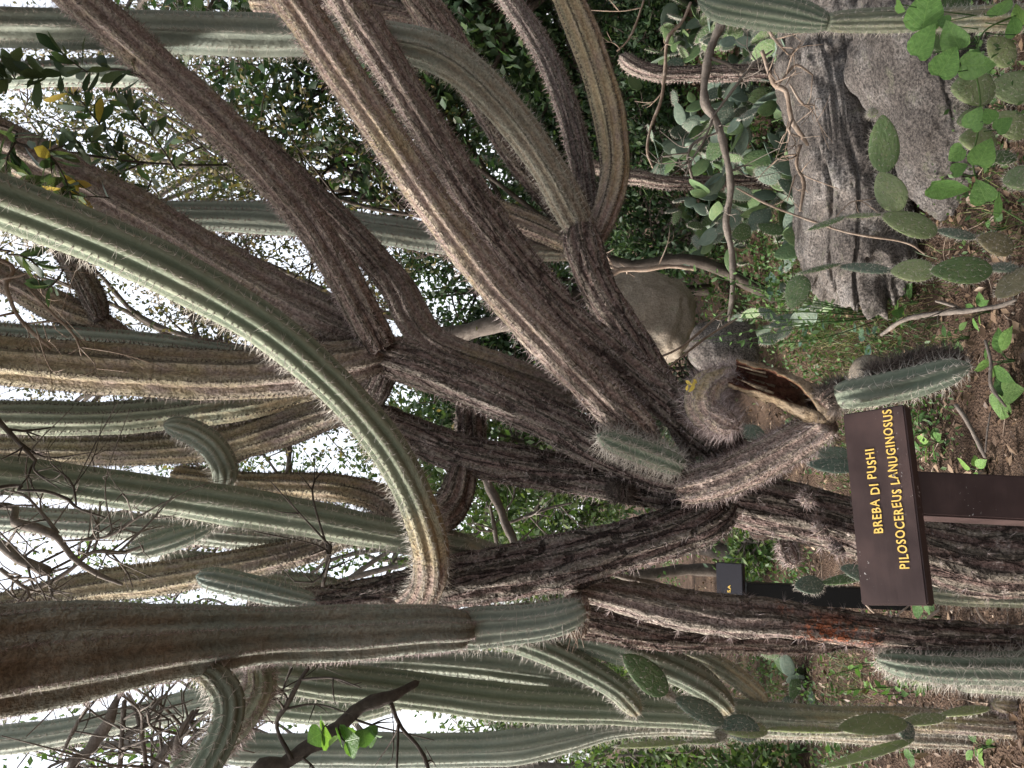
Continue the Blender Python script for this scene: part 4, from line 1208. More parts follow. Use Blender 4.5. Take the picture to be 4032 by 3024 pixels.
g0 = P(3450, 2250, 3.4)
OE = thing('prickly_pear', 'small prickly pear pads between the main trunk and the black post', 'cactus', (g0[0], g0[1], 0))
padpx(OE, (3420, 2270), (3310, 2235), 62, (3.2, 3.2), 0.3, 'b', 51, sl=0.02)
padpx(OE, (3240, 2300), (3130, 2308), 78, (3.2, 3.15), 0.2, 'b', 52, sl=0.02)
padpx(OE, (3420, 2265), (3225, 2295), 50, (3.22, 3.2), 0.7, 'g', 53, sl=0.02)
padpx(OE, (3560, 2285), (3400, 2262), 70, (3.25, 3.2), 0.4, 'o', 54, sl=0.02)
g0 = P(3550, 1840, 2.8)
OF = thing('prickly_pear', 'grey-blue prickly pear pads tucked between the broken arm and the sign', 'cactus', (g0[0], g0[1], 0))
padpx(OF, (3370, 1800), (3190, 1780), 70, (2.7, 2.7), 0.4, 'b', 61)
padpx(OF, (3370, 1840), (3180, 1825), 70, (2.66, 2.66), 0.5, 'b', 62)
padpx(OF, (3500, 1815), (3350, 1820), 80, (2.72, 2.68), 0.3, 'o', 63)
padpx(OF, (3200, 1795), (3000, 1720), 66, (2.72, 2.75), 0.5, 'b', 64)
padpx(OF, (3010, 1720), (2905, 1690), 74, (2.75, 2.75), 0.3, 'b', 65)

# thicket of grey-green prickly pears behind the boulders
def bush(label, c, n, h, spread, seed, size=0.12, mats='bbg'):
    rs = np.random.RandomState(seed)
    z0 = float(gz(c[0], c[1]))
    t_ = thing('prickly_pear', label, 'cactus', (c[0], c[1], z0))
    tips = [(np.array([c[0] + spread * 0.35 * rs.randn(), c[1] + spread * 0.35 * rs.randn(), z0 - 0.02]), norm(np.array([0.4 * rs.randn(), 0.3 * rs.randn(), 1.0]))) for _ in range(max(3, n // 6))]
    for k in range(n):
        i = rs.randint(len(tips))
        b, d = tips[i]
        L = size * rs.uniform(0.75, 1.3)
        dn = norm(d + 0.75 * rs.randn(3) * np.array([1, 1, 0.5]) + np.array([0, 0, 0.15]))
        e = b + dn * L
        if e[2] - z0 > h: continue
        pad(t_, b, e, L * rs.uniform(0.5, 0.75), rs.randn(3) + np.array([0, -0.9, 0.2]), mats[rs.randint(len(mats))], 0.010, spines=(k % 3 == 0), seed=seed * 100 + k)
        if rs.rand() < 0.55: tips[i] = (e - dn * 0.01, dn)
        else: tips.append((e - dn * 0.01, dn))
for k, (u, v, d, n, h, s_, lab) in enumerate([
        (3000, 230, 4.7, 80, 0.95, .35, 'grey-green prickly pear thicket beneath the forked dead branch'),
        (2980, 420, 4.5, 90, 1.0, .35, 'tangled grey-green prickly pear behind the long boulder'),
        (2960, 640, 4.6, 90, 1.0, .35, 'many-padded prickly pear beside the slim twisting branch'),
        (2930, 850, 4.5, 80, 0.9, .3, 'pale prickly pear standing behind the end of the long boulder'),
        (2960, 1040, 4.3, 50, 0.75, .25, 'low prickly pear next to the tan boulder'),
        (2900, 20, 5.0, 60, 0.95, .35, 'dim prickly pear behind the dotted column'),
        (2700, 500, 5.8, 70, 1.1, .45, 'far prickly pear in the dark back of the thicket'),
        (2700, 860, 5.8, 60, 1.0, .4, 'far prickly pear behind the slim brown ribbed stem'),
        (2820, 330, 5.3, 80, 1.15, .4, 'tall grey-green prickly pear behind the bowing thin stem'),
        (2800, 730, 5.3, 80, 1.1, .4, 'tall prickly pear rising behind the crooked dead branch'),
        (2760, 130, 5.6, 70, 1.2, .4, 'tall dim prickly pear at the back behind the dotted column'),
        (2750, 2700, 5.5, 16, 0.4, .3, 'far low prickly pear on the sunlit soil')]):
    c = P(u, v, d)
    bush(lab, c, n, h, s_, 200 + k, 0.14)

def ground_cover():
    rs = np.random.RandomState(21)
    acc = Acc()
    for u, v, r, n, sz in [(3000, 200, .6, 1500, .035), (3050, 600, .6, 1700, .035), (3050, 950, .5, 1300, .035), (2800, 400, .9, 1800, .045), (2800, 900, .8, 1500, .045), (3150, 1250, .35, 900, .03), (3560, 1420, .25, 500, .028),
                           (3350, 1620, .3, 600, .03), (3650, 1640, .22, 450, .025), (3900, 600, .25, 300, .025), (3960, 150, .3, 500, .028), (3050, 2620, .5, 900, .035), (2900, 2950, .6, 1100, .04), (3300, 2900, .35, 600, .03),
                           (2650, 2200, .8, 900, .045), (2950, 2150, .4, 500, .035), (3150, 2250, .35, 600, .035), (2650, 2600, .8, 900, .04), (3560, 2500, .2, 200, .022)]:
        c = G(u, v)
        x = c[0] + r * rs.randn(n) * .7; y = np.maximum(c[1] + r * rs.randn(n), 2.3)
        z = gz(x, y) + 0.02 + 0.13 * rs.rand(n) ** 1.5
        leaves_acc(acc, np.stack([x, y, z], -1), np.full(n, sz), rs, 0.55, 1.2)
    obj('ground_cover', acc.mesh('ground_cover', LF_WEED), kind='stuff', label='low mixed green ground cover between the cacti', cat='ground cover')
ground_cover()

# ================================================================== vine, weeds
HEART = leaf_mesh('vine_leaf', LF_LIME, 'heart')
HEARTW = leaf_mesh('vine_leaf_dark', LF_WEEDV, 'heart')
WEED = leaf_mesh('weed_leaf', LF_WEEDV, 'ovate')
WEEDL = leaf_mesh('weed_leaf_light', LF_LIME, 'ovate')
TEAL = leaf_mesh('weed_leaf_bluish', LF_TEAL, 'ovate')
OVAL = leaf_mesh('oval_leaf', LF_OVAL, 'oval')
OVALY = leaf_mesh('oval_leaf_yellow', LF_YELL, 'oval')

def leafpx(parent, me, u, v, r, d, ang, tilt=(0, 0), name='leaf', wide=1.0):
    """leaf centred on pixel, radius px, ang = direction of the tip in the picture plane (0 = world up)"""
    rs = np.random.RandomState(int(u * 7 + v) % 100000)
    c = P(u, v, d)
    L = px2m(2 * r, d)
    tc = tocam(c)
    ydir = norm(UP * math.cos(ang) + RT * math.sin(ang))
    n = norm(tc + 0.45 * rs.randn(3) + np.array([0, 0, 0.5]))
    ydir = norm(ydir - n * (ydir @ n))
    o = obj(name, me, parent)
    place(o, c - ydir * L * 0.5, ydir, n, L, L * wide)
    return c - ydir * L * 0.5

g0 = P(4100, 300, 2.42)
VINE = thing('heart_leaf_vine', 'lime green heart-leaved vine trailing over the squat prickly pear', 'vine', (g0[0], g0[1], 0))
VL = [(3647, 30, 78, 2.0), (3641, 157, 64, 2.6), (3749, 139, 62, 1.4), (3731, 241, 58, 2.2), (3822, 223, 36, 0.6), (3852, 259, 62, 2.8), (3713, 84, 26, 0.3), (3948, 24, 48, 2.0), (3544, 30, 30, -0.5),
      (3840, 464, 46, 2.4), (3894, 452, 30, 1.0), (3954, 488, 34, 2.6), (3761, 609, 38, -0.4), (3779, 663, 30, 2.8), (3876, 597, 54, 2.2), (3743, 747, 76, 2.9), (3864, 753, 50, 1.2), (3930, 796, 50, 2.4), (3990, 100, 40, 1), (4010, 60, 45, 2.2)]
prev = None
acc = Acc()
for (u, v, r, a) in VL:
    d = 2.40 + 0.05 * math.sin(u)
    pb_ = leafpx(VINE, HEART, u, v, r, d, a)
    st_ = P(3860 + 0.1 * (u - 3800), v + 30, 2.46)
    acc.tube([np.append(pb_, .0015), np.append((pb_ + st_) / 2 + [0, 0, .02], .0015), np.append(st_, .002)], sides=5, step=.02)
vp = [(4060, 40), (3880, 120), (3840, 240), (3860, 400), (3850, 520), (3830, 640), (3870, 760), (3960, 830), (4080, 900)]
acc.tube([np.append(P(u, v, 2.46), .003) for u, v in vp], sides=5, step=.02)
obj('stem', acc.mesh('stem', LF_WEED), VINE)

def weed(label, u, v, n, size, me, h=0.12, seed=0, group=None, d=None, spread=0.6, wide=1.0):
    """small rooted plant with n leaves"""
    rs = np.random.RandomState(seed + 500)
    b = G(u, v) if d is None else P(u, v, d)
    b = np.array([b[0], b[1], float(gz(b[0], b[1]))]) if d is None else b
    t_ = thing('weed', label, 'weed', b, group)
    acc = Acc()
    for k in range(n):
        f = (k + 0.5) / n
        az = k * 2.4 + rs.rand()
        out = np.array([math.cos(az), math.sin(az), 0])
        top = b + np.array([0.25 * spread * h * math.sin(k), 0.2 * spread * h * math.cos(k * 1.3), h * (0.35 + 0.65 * f)])
        p = top + out * h * spread * (0.5 - 0.2 * f)
        acc.tube([np.append(b + [0, 0, -0.005], .0022), np.append((b + top) / 2, .0018), np.append(p, .0012)], sides=4, step=.02)
        o = obj('leaf', me, t_)
        L = size * rs.uniform(0.7, 1.25)
        al = norm(out + np.array([0, 0, rs.uniform(-0.3, 0.5)]))
        place(o, p, al, np.array([0, -0.35, 1]) + 0.35 * rs.randn(3), L, L * wide)
    obj('stem', acc.mesh('stem', LF_WEED), t_)
    return t_
W_ = [
    ('bluish lobed weed beside the pointed tip of the long boulder', 3480, 1340, 9, .075, TEAL, .14),
    ('bluish weed with yellow-edged leaves at the grey boulder end', 3310, 1230, 6, .075, TEAL, .12),
    ('dark lobed weed below the prickly pear pads on the soil', 3620, 1190, 6, .07, HEARTW, .12),
    ('leafy weed clump growing right of the sign board', 3660, 1700, 12, .05, WEED, .12),
    ('long-leaved seedling beside the square sign post', 3720, 1740, 5, .075, WEEDL, .08),
    ('pair of toothed green leaves on the gravel by the sign post', 3880, 1850, 4, .075, WEEDL, .06),
    ('low sprig on the red soil near the fallen stick', 3820, 1330, 7, .05, WEED, .1),
    ('single pale seedling under the hanging green arm', 3900, 1230, 5, .05, WEEDL, .07),
    ('bright broad-leaved seedling on the open soil', 4000, 1420, 6, .085, WEEDL, .1),
    ('broad green leaf pair low at the trunk foot', 4010, 1560, 3, .085, HEARTW, .07),
    ('dark green weed tangle behind the hanging green arm', 3420, 1560, 10, .05, TEAL, .1),
    ('small weed on the gravel left of the trunk foot', 3940, 1980, 6, .045, WEED, .07),
    ('heart-leaved seedling peeping out behind the sign board', 3700, 2430, 4, .065, HEARTW, .08),
    ('feathery sprig on the soil by the woolly seedling', 3920, 2940, 8, .045, WEEDL, .09),
    ('leafy weed near the pale-edged pads', 3640, 2960, 9, .06, WEED, .12),
    ('dark weed at the foot of the grey-green clump', 3350, 3000, 10, .07, WEED, .14),
    ('wispy weed at the vine edge on the dark soil', 3960, 300, 10, .035, WEED, .08),
    ('wispy narrow-leaved weed under the heart-leaved vine', 3970, 420, 10, .035, WEED, .08),
    ('small weed at the speckled boulder foot', 3960, 900, 8, .04, WEED, .08),
    ('broad dark-leaved weed between the tan boulder and the long boulder', 3120, 1120, 10, .08, TEAL, .16),
    ('leafy weed patch before the rough pointed grey stone', 3010, 1330, 12, .06, WEED, .14),
    ('dark weed clump under the spiny broken stub', 3080, 1500, 12, .055, TEAL, .14),
    ('weed with drooping leaves under the woolly arm', 3180, 1640, 10, .06, WEED, .14),
    ('tall leafy weed beside the small dark sign', 3060, 2180, 10, .06, WEED, .2),
    ('spreading weed between the main trunk and furrowed trunk', 3180, 2330, 10, .055, WEED, .16),
    ('leafy weed behind the young spiny column', 3330, 2560, 12, .05, WEED, .16),
    ('dense weed clump at the foot of the dark upright trunk', 3120, 2640, 14, .05, WEED, .18),
    ('weed tuft beside the pale-edged pads on the left', 3180, 2960, 12, .06, WEED, .18),
    ('bluish weed hugging the far end of the long boulder', 3230, 1330, 8, .07, TEAL, .12),
]
for k, (lab, u, v, n, sz, me, h) in enumerate(W_):
    weed(lab, u, v, n, sz, me, h, k)

# bright fern-like shoot beside the young column
def sprig(label, base, tips, nleaf, size, me, seed):
    rs = np.random.RandomState(seed)
    base = np.array(base)
    t_ = thing('leafy_sprig', label, 'plant', base)
    acc = Acc()
    for e in tips:
        e = np.array(e)
        m = (base + e) / 2 + 0.03 * rs.randn(3) + [0, 0, .03]
        rows = [np.append(base, .003), np.append(m, .0024), np.append(e, .001)]
        acc.tube(rows, sides=5, step=.03)
        q, s = resample(rows, 0.01)
        for k in range(nleaf):
            i = int(len(q) * (0.25 + 0.75 * k / nleaf))
            i = min(i, len(q) - 2)
            tg = norm(q[i + 1, :3] - q[i, :3])
            sd = norm(np.cross(tg, rs.randn(3)))
            o = obj('leaf', me, t_)
            L = size * rs.uniform(0.6, 1.2)
            place(o, q[i, :3], tg * 0.6 + sd, rs.randn(3) + np.array([0, -0.6, 1.0]), L, L * 0.8)
    obj('stem', acc.mesh('stem', LF_WEED), t_)
gb = G(3720, 2700)
sprig('bright lime leafy sprig between the young column and the pale-edged pads', gb,
      [P(3260, 2660, 2.95), P(3330, 2610, 3.0), P(3400, 2700, 2.9), P(3560, 2690, 2.85), P(3300, 2720, 2.95), P(3480, 2640, 2.95), P(3620, 2660, 2.9)], 12, .04, WEEDL, 3)
gb = P(2960, 1250, 4.0); gb[2] = float(gz(gb[0], gb[1]))
sprig('small-leaved bright shrub beside the tan boulder', gb, [P(2700 + 22 * k, 1060 + 95 * ((k * 7) % 4), 4.0 - 0.05 * (k % 3)) for k in range(12)], 14, .035, WEED, 5)

t_ = thing('dry_leaf_cluster', 'small yellow dry leaves caught on the spiny stub', 'leaves', P(2720, 1520, 1.88))
for (u, v, r, a) in [(2712, 1508, 16, 0.5), (2728, 1516, 18, 2.2), (2722, 1532, 20, 2.8), (2705, 1526, 13, -1.2), (2738, 1502, 12, 0.9)]:
    leafpx(t_, OVALY, u, v, r, 1.88, a, wide=1.3)

# ================================================================== dead sticks and bare branches
def anchored(rows, anchor):
    """carry a branch on to where it grows from, outside the frame or behind the arms"""
    if anchor is None: return rows
    a, b = np.array(anchor, float), rows[0]
    L = np.linalg.norm(a - b[:3])
    r = b[3]
    ext = [np.append(a, r * 2.0), np.append(a * 0.62 + b[:3] * 0.38 + [0, 0, 0.05 * L], r * 1.6), np.append(a * 0.25 + b[:3] * 0.75 + [0, 0, 0.02 * L], r * 1.2)]
    return ext + rows

def sticks(name, label, lines, mat, cat='branch', group=None, twigs=0, seed=0, ground=None, anchor=None):
    """branching dead wood; lines = [(pts px, depth)]"""
    rs = np.random.RandomState(seed + 31)
    allr = [pxrows(p, d) for p, d in lines]
    allr[0] = anchored(allr[0], anchor)
    b = allr[0][0][:3] if ground is None else np.append(allr[0][ground][:2], 0)
    t_ = thing(name, label, cat, b, group)
    for i, rows in enumerate(allr):
        # crooked
        r2 = [r.copy() for r in rows]
        for r in r2[1:-1]: r[:3] += rs.randn(3) * r[3] * 0.4
        acc = Acc()
        acc.tube(r2, sides=7, step=0.02, rough=0.08, seed=seed + i)
        o = obj('limb' if i == 0 else 'side_branch', acc.mesh('limb', mat), t_)
        if twigs:
            acc = Acc()
            q, s = resample(r2, 0.02)
            T, N, B = frames(q[:, :3])
            for k in range(twigs):
                j = rs.randint(len(q) // 6, len(q))
                a = rs.rand() * 6.28
                dr = norm(T[j] * 0.6 + (math.cos(a) * N[j] + math.sin(a) * B[j]))
                L = rs.uniform(0.06, 0.28)
                p = q[j, :3]
                r = min(q[j, 3] * 0.6, 0.004)
                m1 = p + dr * L * 0.5 + rs.randn(3) * L * 0.1
                e = p + dr * L + rs.randn(3) * L * 0.2
                acc.tube([np.append(p, r), np.append(m1, r * .8), np.append(e, r * .35)], sides=5, step=.03, seed=k)
                for w in range(2):
                    e2 = m1 + norm(dr + rs.randn(3) * 0.8) * L * 0.4
                    acc.tube([np.append(m1, r * .6), np.append((m1 + e2) / 2 + rs.randn(3) * L * .03, r * .5), np.append(e2, r * .25)], sides=4, step=.03, seed=k)
            obj('twigs', acc.mesh('twigs', mat), o, kind='stuff')
    return t_

sticks('dead_branch', 'grey crooked dead branch running down before the prickly pear thicket',
       [([(2844, 85, 34), (2796, 211, 34), (2778, 392, 34), (2820, 482, 32), (2868, 603, 28), (2874, 754, 27), (2862, 874, 27), (2885, 1000, 25), (2882, 1150, 22), (2868, 1260, 14)], [3.9, 3.9, 4.0]),
        ([(2800, 230, 14), (2860, 255, 13), (2920, 275, 10), (2990, 230, 8)], 3.9),
        ([(2800, 470, 10), (2880, 360, 11), (2960, 260, 10), (3040, 200, 8)], 3.88),
        ([(2805, 470, 9), (2765, 560, 9), (2730, 620, 8), (2700, 690, 6)], 3.88),
        ([(2830, 520, 9), (2740, 560, 10), (2710, 620, 14), (2725, 700, 8)], 3.9),
        ([(2870, 680, 8), (2920, 655, 7), (2960, 652, 5)], 3.92)], BK_GREY, seed=1, twigs=4)
sticks('dead_branch', 'thin pale dead vine looping in front of the dark thicket',
       [([(2720, 10, 12), (2680, 90, 13), (2630, 150, 14), (2618, 280, 14), (2600, 400, 13), (2560, 500, 12), (2550, 590, 11), (2570, 660, 8)], 4.0),
        ([(2535, 0, 9), (2500, 90, 9), (2470, 160, 8), (2430, 200, 6)], 4.1)], BK_TWIG, seed=2, twigs=2)
sticks('dead_branch', 'twisting dry branches hanging over the long boulder',
       [([(3000, 200, 16), (3040, 330, 18), (3090, 360, 20), (3120, 470, 20), (3160, 540, 18), (3180, 570, 14)], 3.3),
        ([(3060, 340, 10), (3105, 280, 10), (3140, 255, 10), (3200, 295, 7)], 3.28),
        ([(3110, 330, 9), (3150, 400, 9), (3195, 430, 7)], 3.28),
        ([(3120, 470, 9), (3105, 520, 9), (3150, 540, 7)], 3.28),
        ([(3010, 90, 12), (3050, 150, 12), (3090, 200, 10)], 3.3),
        ([(3150, 570, 14), (3140, 650, 13), (3165, 720, 13), (3150, 830, 10)], 3.3),
        ([(3130, 690, 7), (3100, 790, 5)], 3.3)], BK_TWIG, seed=3, twigs=3)
sticks('dead_branch', 'long thin dry stem slanting past the boulder to the soil',
       [([(2900, 740, 8), (3030, 805, 9), (3200, 870, 9), (3350, 920, 9), (3560, 955, 9), (3640, 1000, 6)], [3.0, 2.9])], BK_TWIG, seed=4, twigs=1)
sticks('dead_branch', 'pale fallen stick lying on the soil below the prickly pear',
       [([(3470, 1318, 15), (3560, 1262, 18), (3680, 1240, 20), (3800, 1222, 22), (3930, 1205, 18), (4000, 1180, 12)], [3.5, 3.0, 2.8]),
        ([(3785, 1220, 12), (3740, 1200, 12), (3685, 1185, 9)], 3.0)], BK_GREY, seed=5, twigs=1)
sticks('dead_branch', 'forked pale stick leaning against the tan boulder',
       [([(2380, 1110, 16), (2440, 1065, 20), (2540, 1055, 20), (2640, 1050, 18), (2740, 1060, 14)], 4.2),
        ([(2440, 1065, 13), (2390, 1040, 12), (2340, 1020, 10)], 4.2)], BK_TWIG, seed=6, twigs=2)
sticks('dead_branch', 'pair of straw-coloured dry stalks crossing before the pointed grey stone',
       [([(2560, 1420, 9), (2680, 1370, 10), (2800, 1270, 10), (2860, 1220, 8)], [2.9, 3.1]),
        ([(2605, 1470, 8), (2700, 1390, 9), (2790, 1320, 9), (2900, 1255, 8)], [2.9, 3.1]),
        ([(2570, 1425, 8), (2600, 1470, 8), (2612, 1495, 6)], 2.9)], BK_TWIG, seed=7)
sticks('dead_branch', 'dry roots and sticks running along the soil by the sign post',
       [([(3760, 1590, 14), (3800, 1650, 18), (3860, 1740, 18), (3880, 1800, 12)], [2.95, 2.9]),
        ([(3880, 1340, 12), (3900, 1420, 14), (3905, 1520, 14), (3960, 1600, 10)], [2.85, 2.8]),
        ([(3900, 1620, 7), (3890, 1700, 8), (3880, 1780, 6)], 2.85)], BK_GREY, seed=8)
sticks('dead_branch', 'light broken sticks below the lower corner of the sign',
       [([(3395, 2365, 9), (3440, 2410, 10), (3490, 2440, 9)], 3.0),
        ([(3580, 2385, 8), (3540, 2415, 9), (3520, 2440, 8)], 3.0),
        ([(3700, 2400, 14), (3660, 2440, 14), (3640, 2470, 10)], 3.1),
        ([(3840, 2390, 9), (3870, 2440, 10), (3910, 2465, 9)], 2.9)], BK_TWIG, seed=9)
# bare twiggy branches in front of the upright arms
sticks('bare_branch', 'thorny bare grey twigs crossing the pale upright arms',
       [([(-60, 1010, 18), (20, 1130, 18), (60, 1230, 17), (130, 1310, 15), (200, 1370, 10)], 1.9),
        ([(110, 1135, 9), (200, 1230, 10), (270, 1300, 10), (310, 1350, 9), (320, 1400, 7)], 1.9),
        ([(100, 1275, 8), (180, 1265, 8), (235, 1262, 6)], 1.9),
        ([(10, 1100, 8), (90, 1085, 8), (140, 1060, 6)], 1.9)], BK_TWIG, seed=10, anchor=(0.2, -0.5, 3.9), twigs=5)
sticks('bare_branch', 'leafless tangled grey branch beside the dark leaning pillar',
       [([(-60, 2010, 34), (60, 2060, 34), (180, 2090, 34), (240, 2120, 30), (300, 2190, 24), (380, 2260, 20), (480, 2300, 12)], 2.0),
        ([(120, 2330, 14), (260, 2260, 18), (360, 2180, 18), (480, 2180, 16), (560, 2150, 10)], 2.0),
        ([(0, 2240, 16), (80, 2290, 16), (120, 2340, 14), (60, 2390, 12)], 1.95),
        ([(230, 2100, 12), (160, 2020, 14), (100, 1950, 12), (20, 1930, 9)], 2.0),
        ([(0, 2140, 40), (90, 2190, 44), (190, 2250, 40)], 2.3),
        ([(250, 2130, 10), (420, 2110, 11), (540, 2040, 10), (640, 1980, 6)], 1.95)], BK_GREY, seed=11, anchor=(-0.6, -0.5, 3.9), twigs=9)
sticks('bare_branch', 'thin dark thorny twig arching across the long green arm',
       [([(-40, 1925, 14), (80, 1930, 14), (180, 1930, 13), (260, 1965, 12), (310, 2000, 10), (420, 2040, 9)], 1.85),
        ([(300, 1990, 8), (290, 1920, 8), (255, 1870, 8), (210, 1850, 6)], 1.85),
        ([(-20, 1640, 20), (30, 1700, 20), (90, 1760, 18), (140, 1815, 16)], 2.0)], BK_DARK, seed=12, anchor=(-0.4, -0.5, 3.9), twigs=5)
sticks('bare_branch', 'dark thick limb slanting across the bright sky gap',
       [([(1060, 3100, 66), (1130, 3000, 64), (1300, 2870, 62), (1420, 2790, 56), (1530, 2745, 44), (1640, 2690, 30)], [2.3, 2.4]),
        ([(1540, 2770, 16), (1580, 2860, 17), (1650, 2940, 16), (1680, 3010, 14), (1700, 3080, 12)], 2.35)], BK_DARK, seed=13, anchor=(-2.3, 2.8, -0.05), twigs=3)
sticks('bare_branch', 'grey forked branches low in the bright corner beside the arching arm',
       [([(380, 3080, 46), (360, 2960, 44), (400, 2850, 42), (450, 2780, 36), (480, 2720, 24)], 1.9),
        ([(470, 3060, 20), (480, 2900, 20), (490, 2760, 16)], 1.85),
        ([(580, 3060, 22), (560, 2900, 20), (530, 2790, 18), (500, 2730, 12)], 1.85),
        ([(560, 3080, 34), (640, 2960, 32), (710, 2900, 30), (780, 2790, 18)], 1.95),
        ([(690, 3060, 24), (700, 2900, 22), (760, 2800, 14)], 1.9),
        ([(240, 2980, 12), (300, 2860, 13), (350, 2780, 12)], 1.85)], BK_GREY, seed=14, anchor=(-2.2, 2.3, -0.05), twigs=8)
sticks('bare_branch', 'slim dark twigs over the pale stems below the pillar',
       [([(1150, 2990, 20), (1090, 2860, 18), (1130, 2770, 20), (1180, 2680, 20), (1215, 2630, 16)], 2.3),
        ([(1110, 2740, 9), (1120, 2690, 9), (1150, 2630, 8)], 2.3),
        ([(1270, 2310, 16), (1285, 2220, 18), (1300, 2150, 16)], 2.0),
        ([(1280, 2240, 8), (1240, 2290, 8), (1160, 2290, 6)], 2.0)], BK_DARK, seed=15, twigs=4)
sticks('bare_branch', 'smooth grey leaning pole in the gap beside the curled joint',
       [([(2090, 2190, 22), (2020, 2100, 34), (1970, 1990, 36), (1915, 1900, 32), (1880, 1820, 26)], [3.0, 3.1]),
        ([(2000, 2060, 14), (2150, 2010, 12), (2250, 1980, 9)], 3.05),
        ([(1960, 2170, 16), (1940, 2070, 16), (1930, 1990, 12)], 3.3)], BK_GREY, seed=16, anchor=(P(3300, 2430, 4.9)[0], P(3300, 2430, 4.9)[1], -0.05), twigs=5)

# leafy twigs with large oval leaves against the bright sky
def leafy(label, lines, n, size, seed, yellow=0.04, mat=OVAL, anchor=None):
    rs = np.random.RandomState(seed + 900)
    allr = [pxrows(p, d) for p, d in lines]
    t_ = thing('leafy_branch', label, 'branch', allr[0][0][:3])
    for i, r in enumerate(allr):
        if i == 0: r = anchored(r, anchor)
        acc = Acc(); acc.tube(r, sides=6, step=.025, seed=i)
        obj('limb' if i == 0 else 'side_branch', acc.mesh('limb', BK_DARK), t_)
    tot = sum(np.linalg.norm(r[-1][:3] - r[0][:3]) for r in allr)
    for r in allr:
        q, s = resample(r, 0.01)
        T, N, B = frames(q[:, :3])
        m = max(3, int(n * s[-1] / tot))
        for k in range(m):
            j = int(len(q) * (1 - rs.rand() ** 1.6 * 0.9)) - 1
            a = rs.rand() * 6.28
            dr = norm(T[j] * rs.uniform(0.2, 1.2) + math.cos(a) * N[j] + math.sin(a) * B[j])
            o = obj('leaf', OVALY if rs.rand() < yellow else mat, t_)
            L = size * rs.uniform(0.6, 1.2)
            place(o, q[j, :3], dr, rs.randn(3) + np.array([0, 0, .8]), L, L * (1.0 if mat is OVAL else 1.5))
leafy('leafy branch with dark oval leaves before the white sky',
      [([(560, 640, 10), (400, 620, 10), (250, 600, 8), (100, 640, 6)], [2.5, 2.3]), ([(560, 650, 8), (450, 560, 8), (320, 400, 7), (260, 360, 5)], [2.5, 2.3]),
       ([(700, 680, 9), (620, 560, 8), (520, 440, 7), (430, 300, 5)], [2.6, 2.4]), ([(560, 640, 8), (430, 700, 8), (300, 740, 6)], [2.5, 2.35]), ([(600, 700, 7), (560, 800, 7), (520, 860, 5)], [2.4, 2.3])], 190, .070, 1, anchor=P(900, 650, 5.0))
leafy('twig of dark oval leaves laid across the pale upright arm',
      [([(600, 330, 8), (480, 275, 8), (340, 282, 8), (200, 300, 7), (0, 315, 5)], [2.0, 1.95]), ([(340, 282, 5), (280, 240, 5), (230, 200, 3)], 1.95), ([(60, 312, 5), (20, 240, 4)], 1.95)], 60, .064, 2, 0.0, anchor=P(820, 420, 5.0))
leafy('leafy shoot with some yellowing leaves over the pinkish arm',
      [([(-60, 480, 14), (60, 560, 12), (180, 600, 11), (250, 690, 9), (280, 780, 6)], [1.75, 1.7]), ([(60, 560, 8), (20, 640, 7), (40, 720, 5)], 1.72), ([(180, 600, 7), (300, 560, 6), (380, 560, 4)], 1.72),
       ([(200, 640, 6), (200, 700, 5), (150, 740, 4)], 1.7), ([(430, 780, 8), (360, 775, 8), (270, 790, 6), (240, 830, 4)], 1.75)], 90, .06, 3, 0.08, anchor=(0.4, -0.6, 3.9))
leafy('dark leafy sprig at the edge of the green hooked arm',
      [([(-80, 980, 10), (20, 1000, 9), (100, 1010, 8), (150, 1050, 5)], 1.75), ([(250, 1060, 7), (220, 1110, 7), (180, 1140, 5)], 1.8)], 22, .05, 4, 0.0, anchor=(0.0, -0.6, 3.9))
leafy('lime heart leaves clinging to the dark slanting limb',
      [([(1330, 2850, 6), (1340, 2900, 5), (1370, 2930, 4)], 2.2), ([(1290, 2850, 5), (1270, 2870, 4), (1265, 2900, 3)], 2.2), ([(1430, 2870, 5), (1450, 2900, 4)], 2.2)], 9, .055, 5, 0.0, HEART)

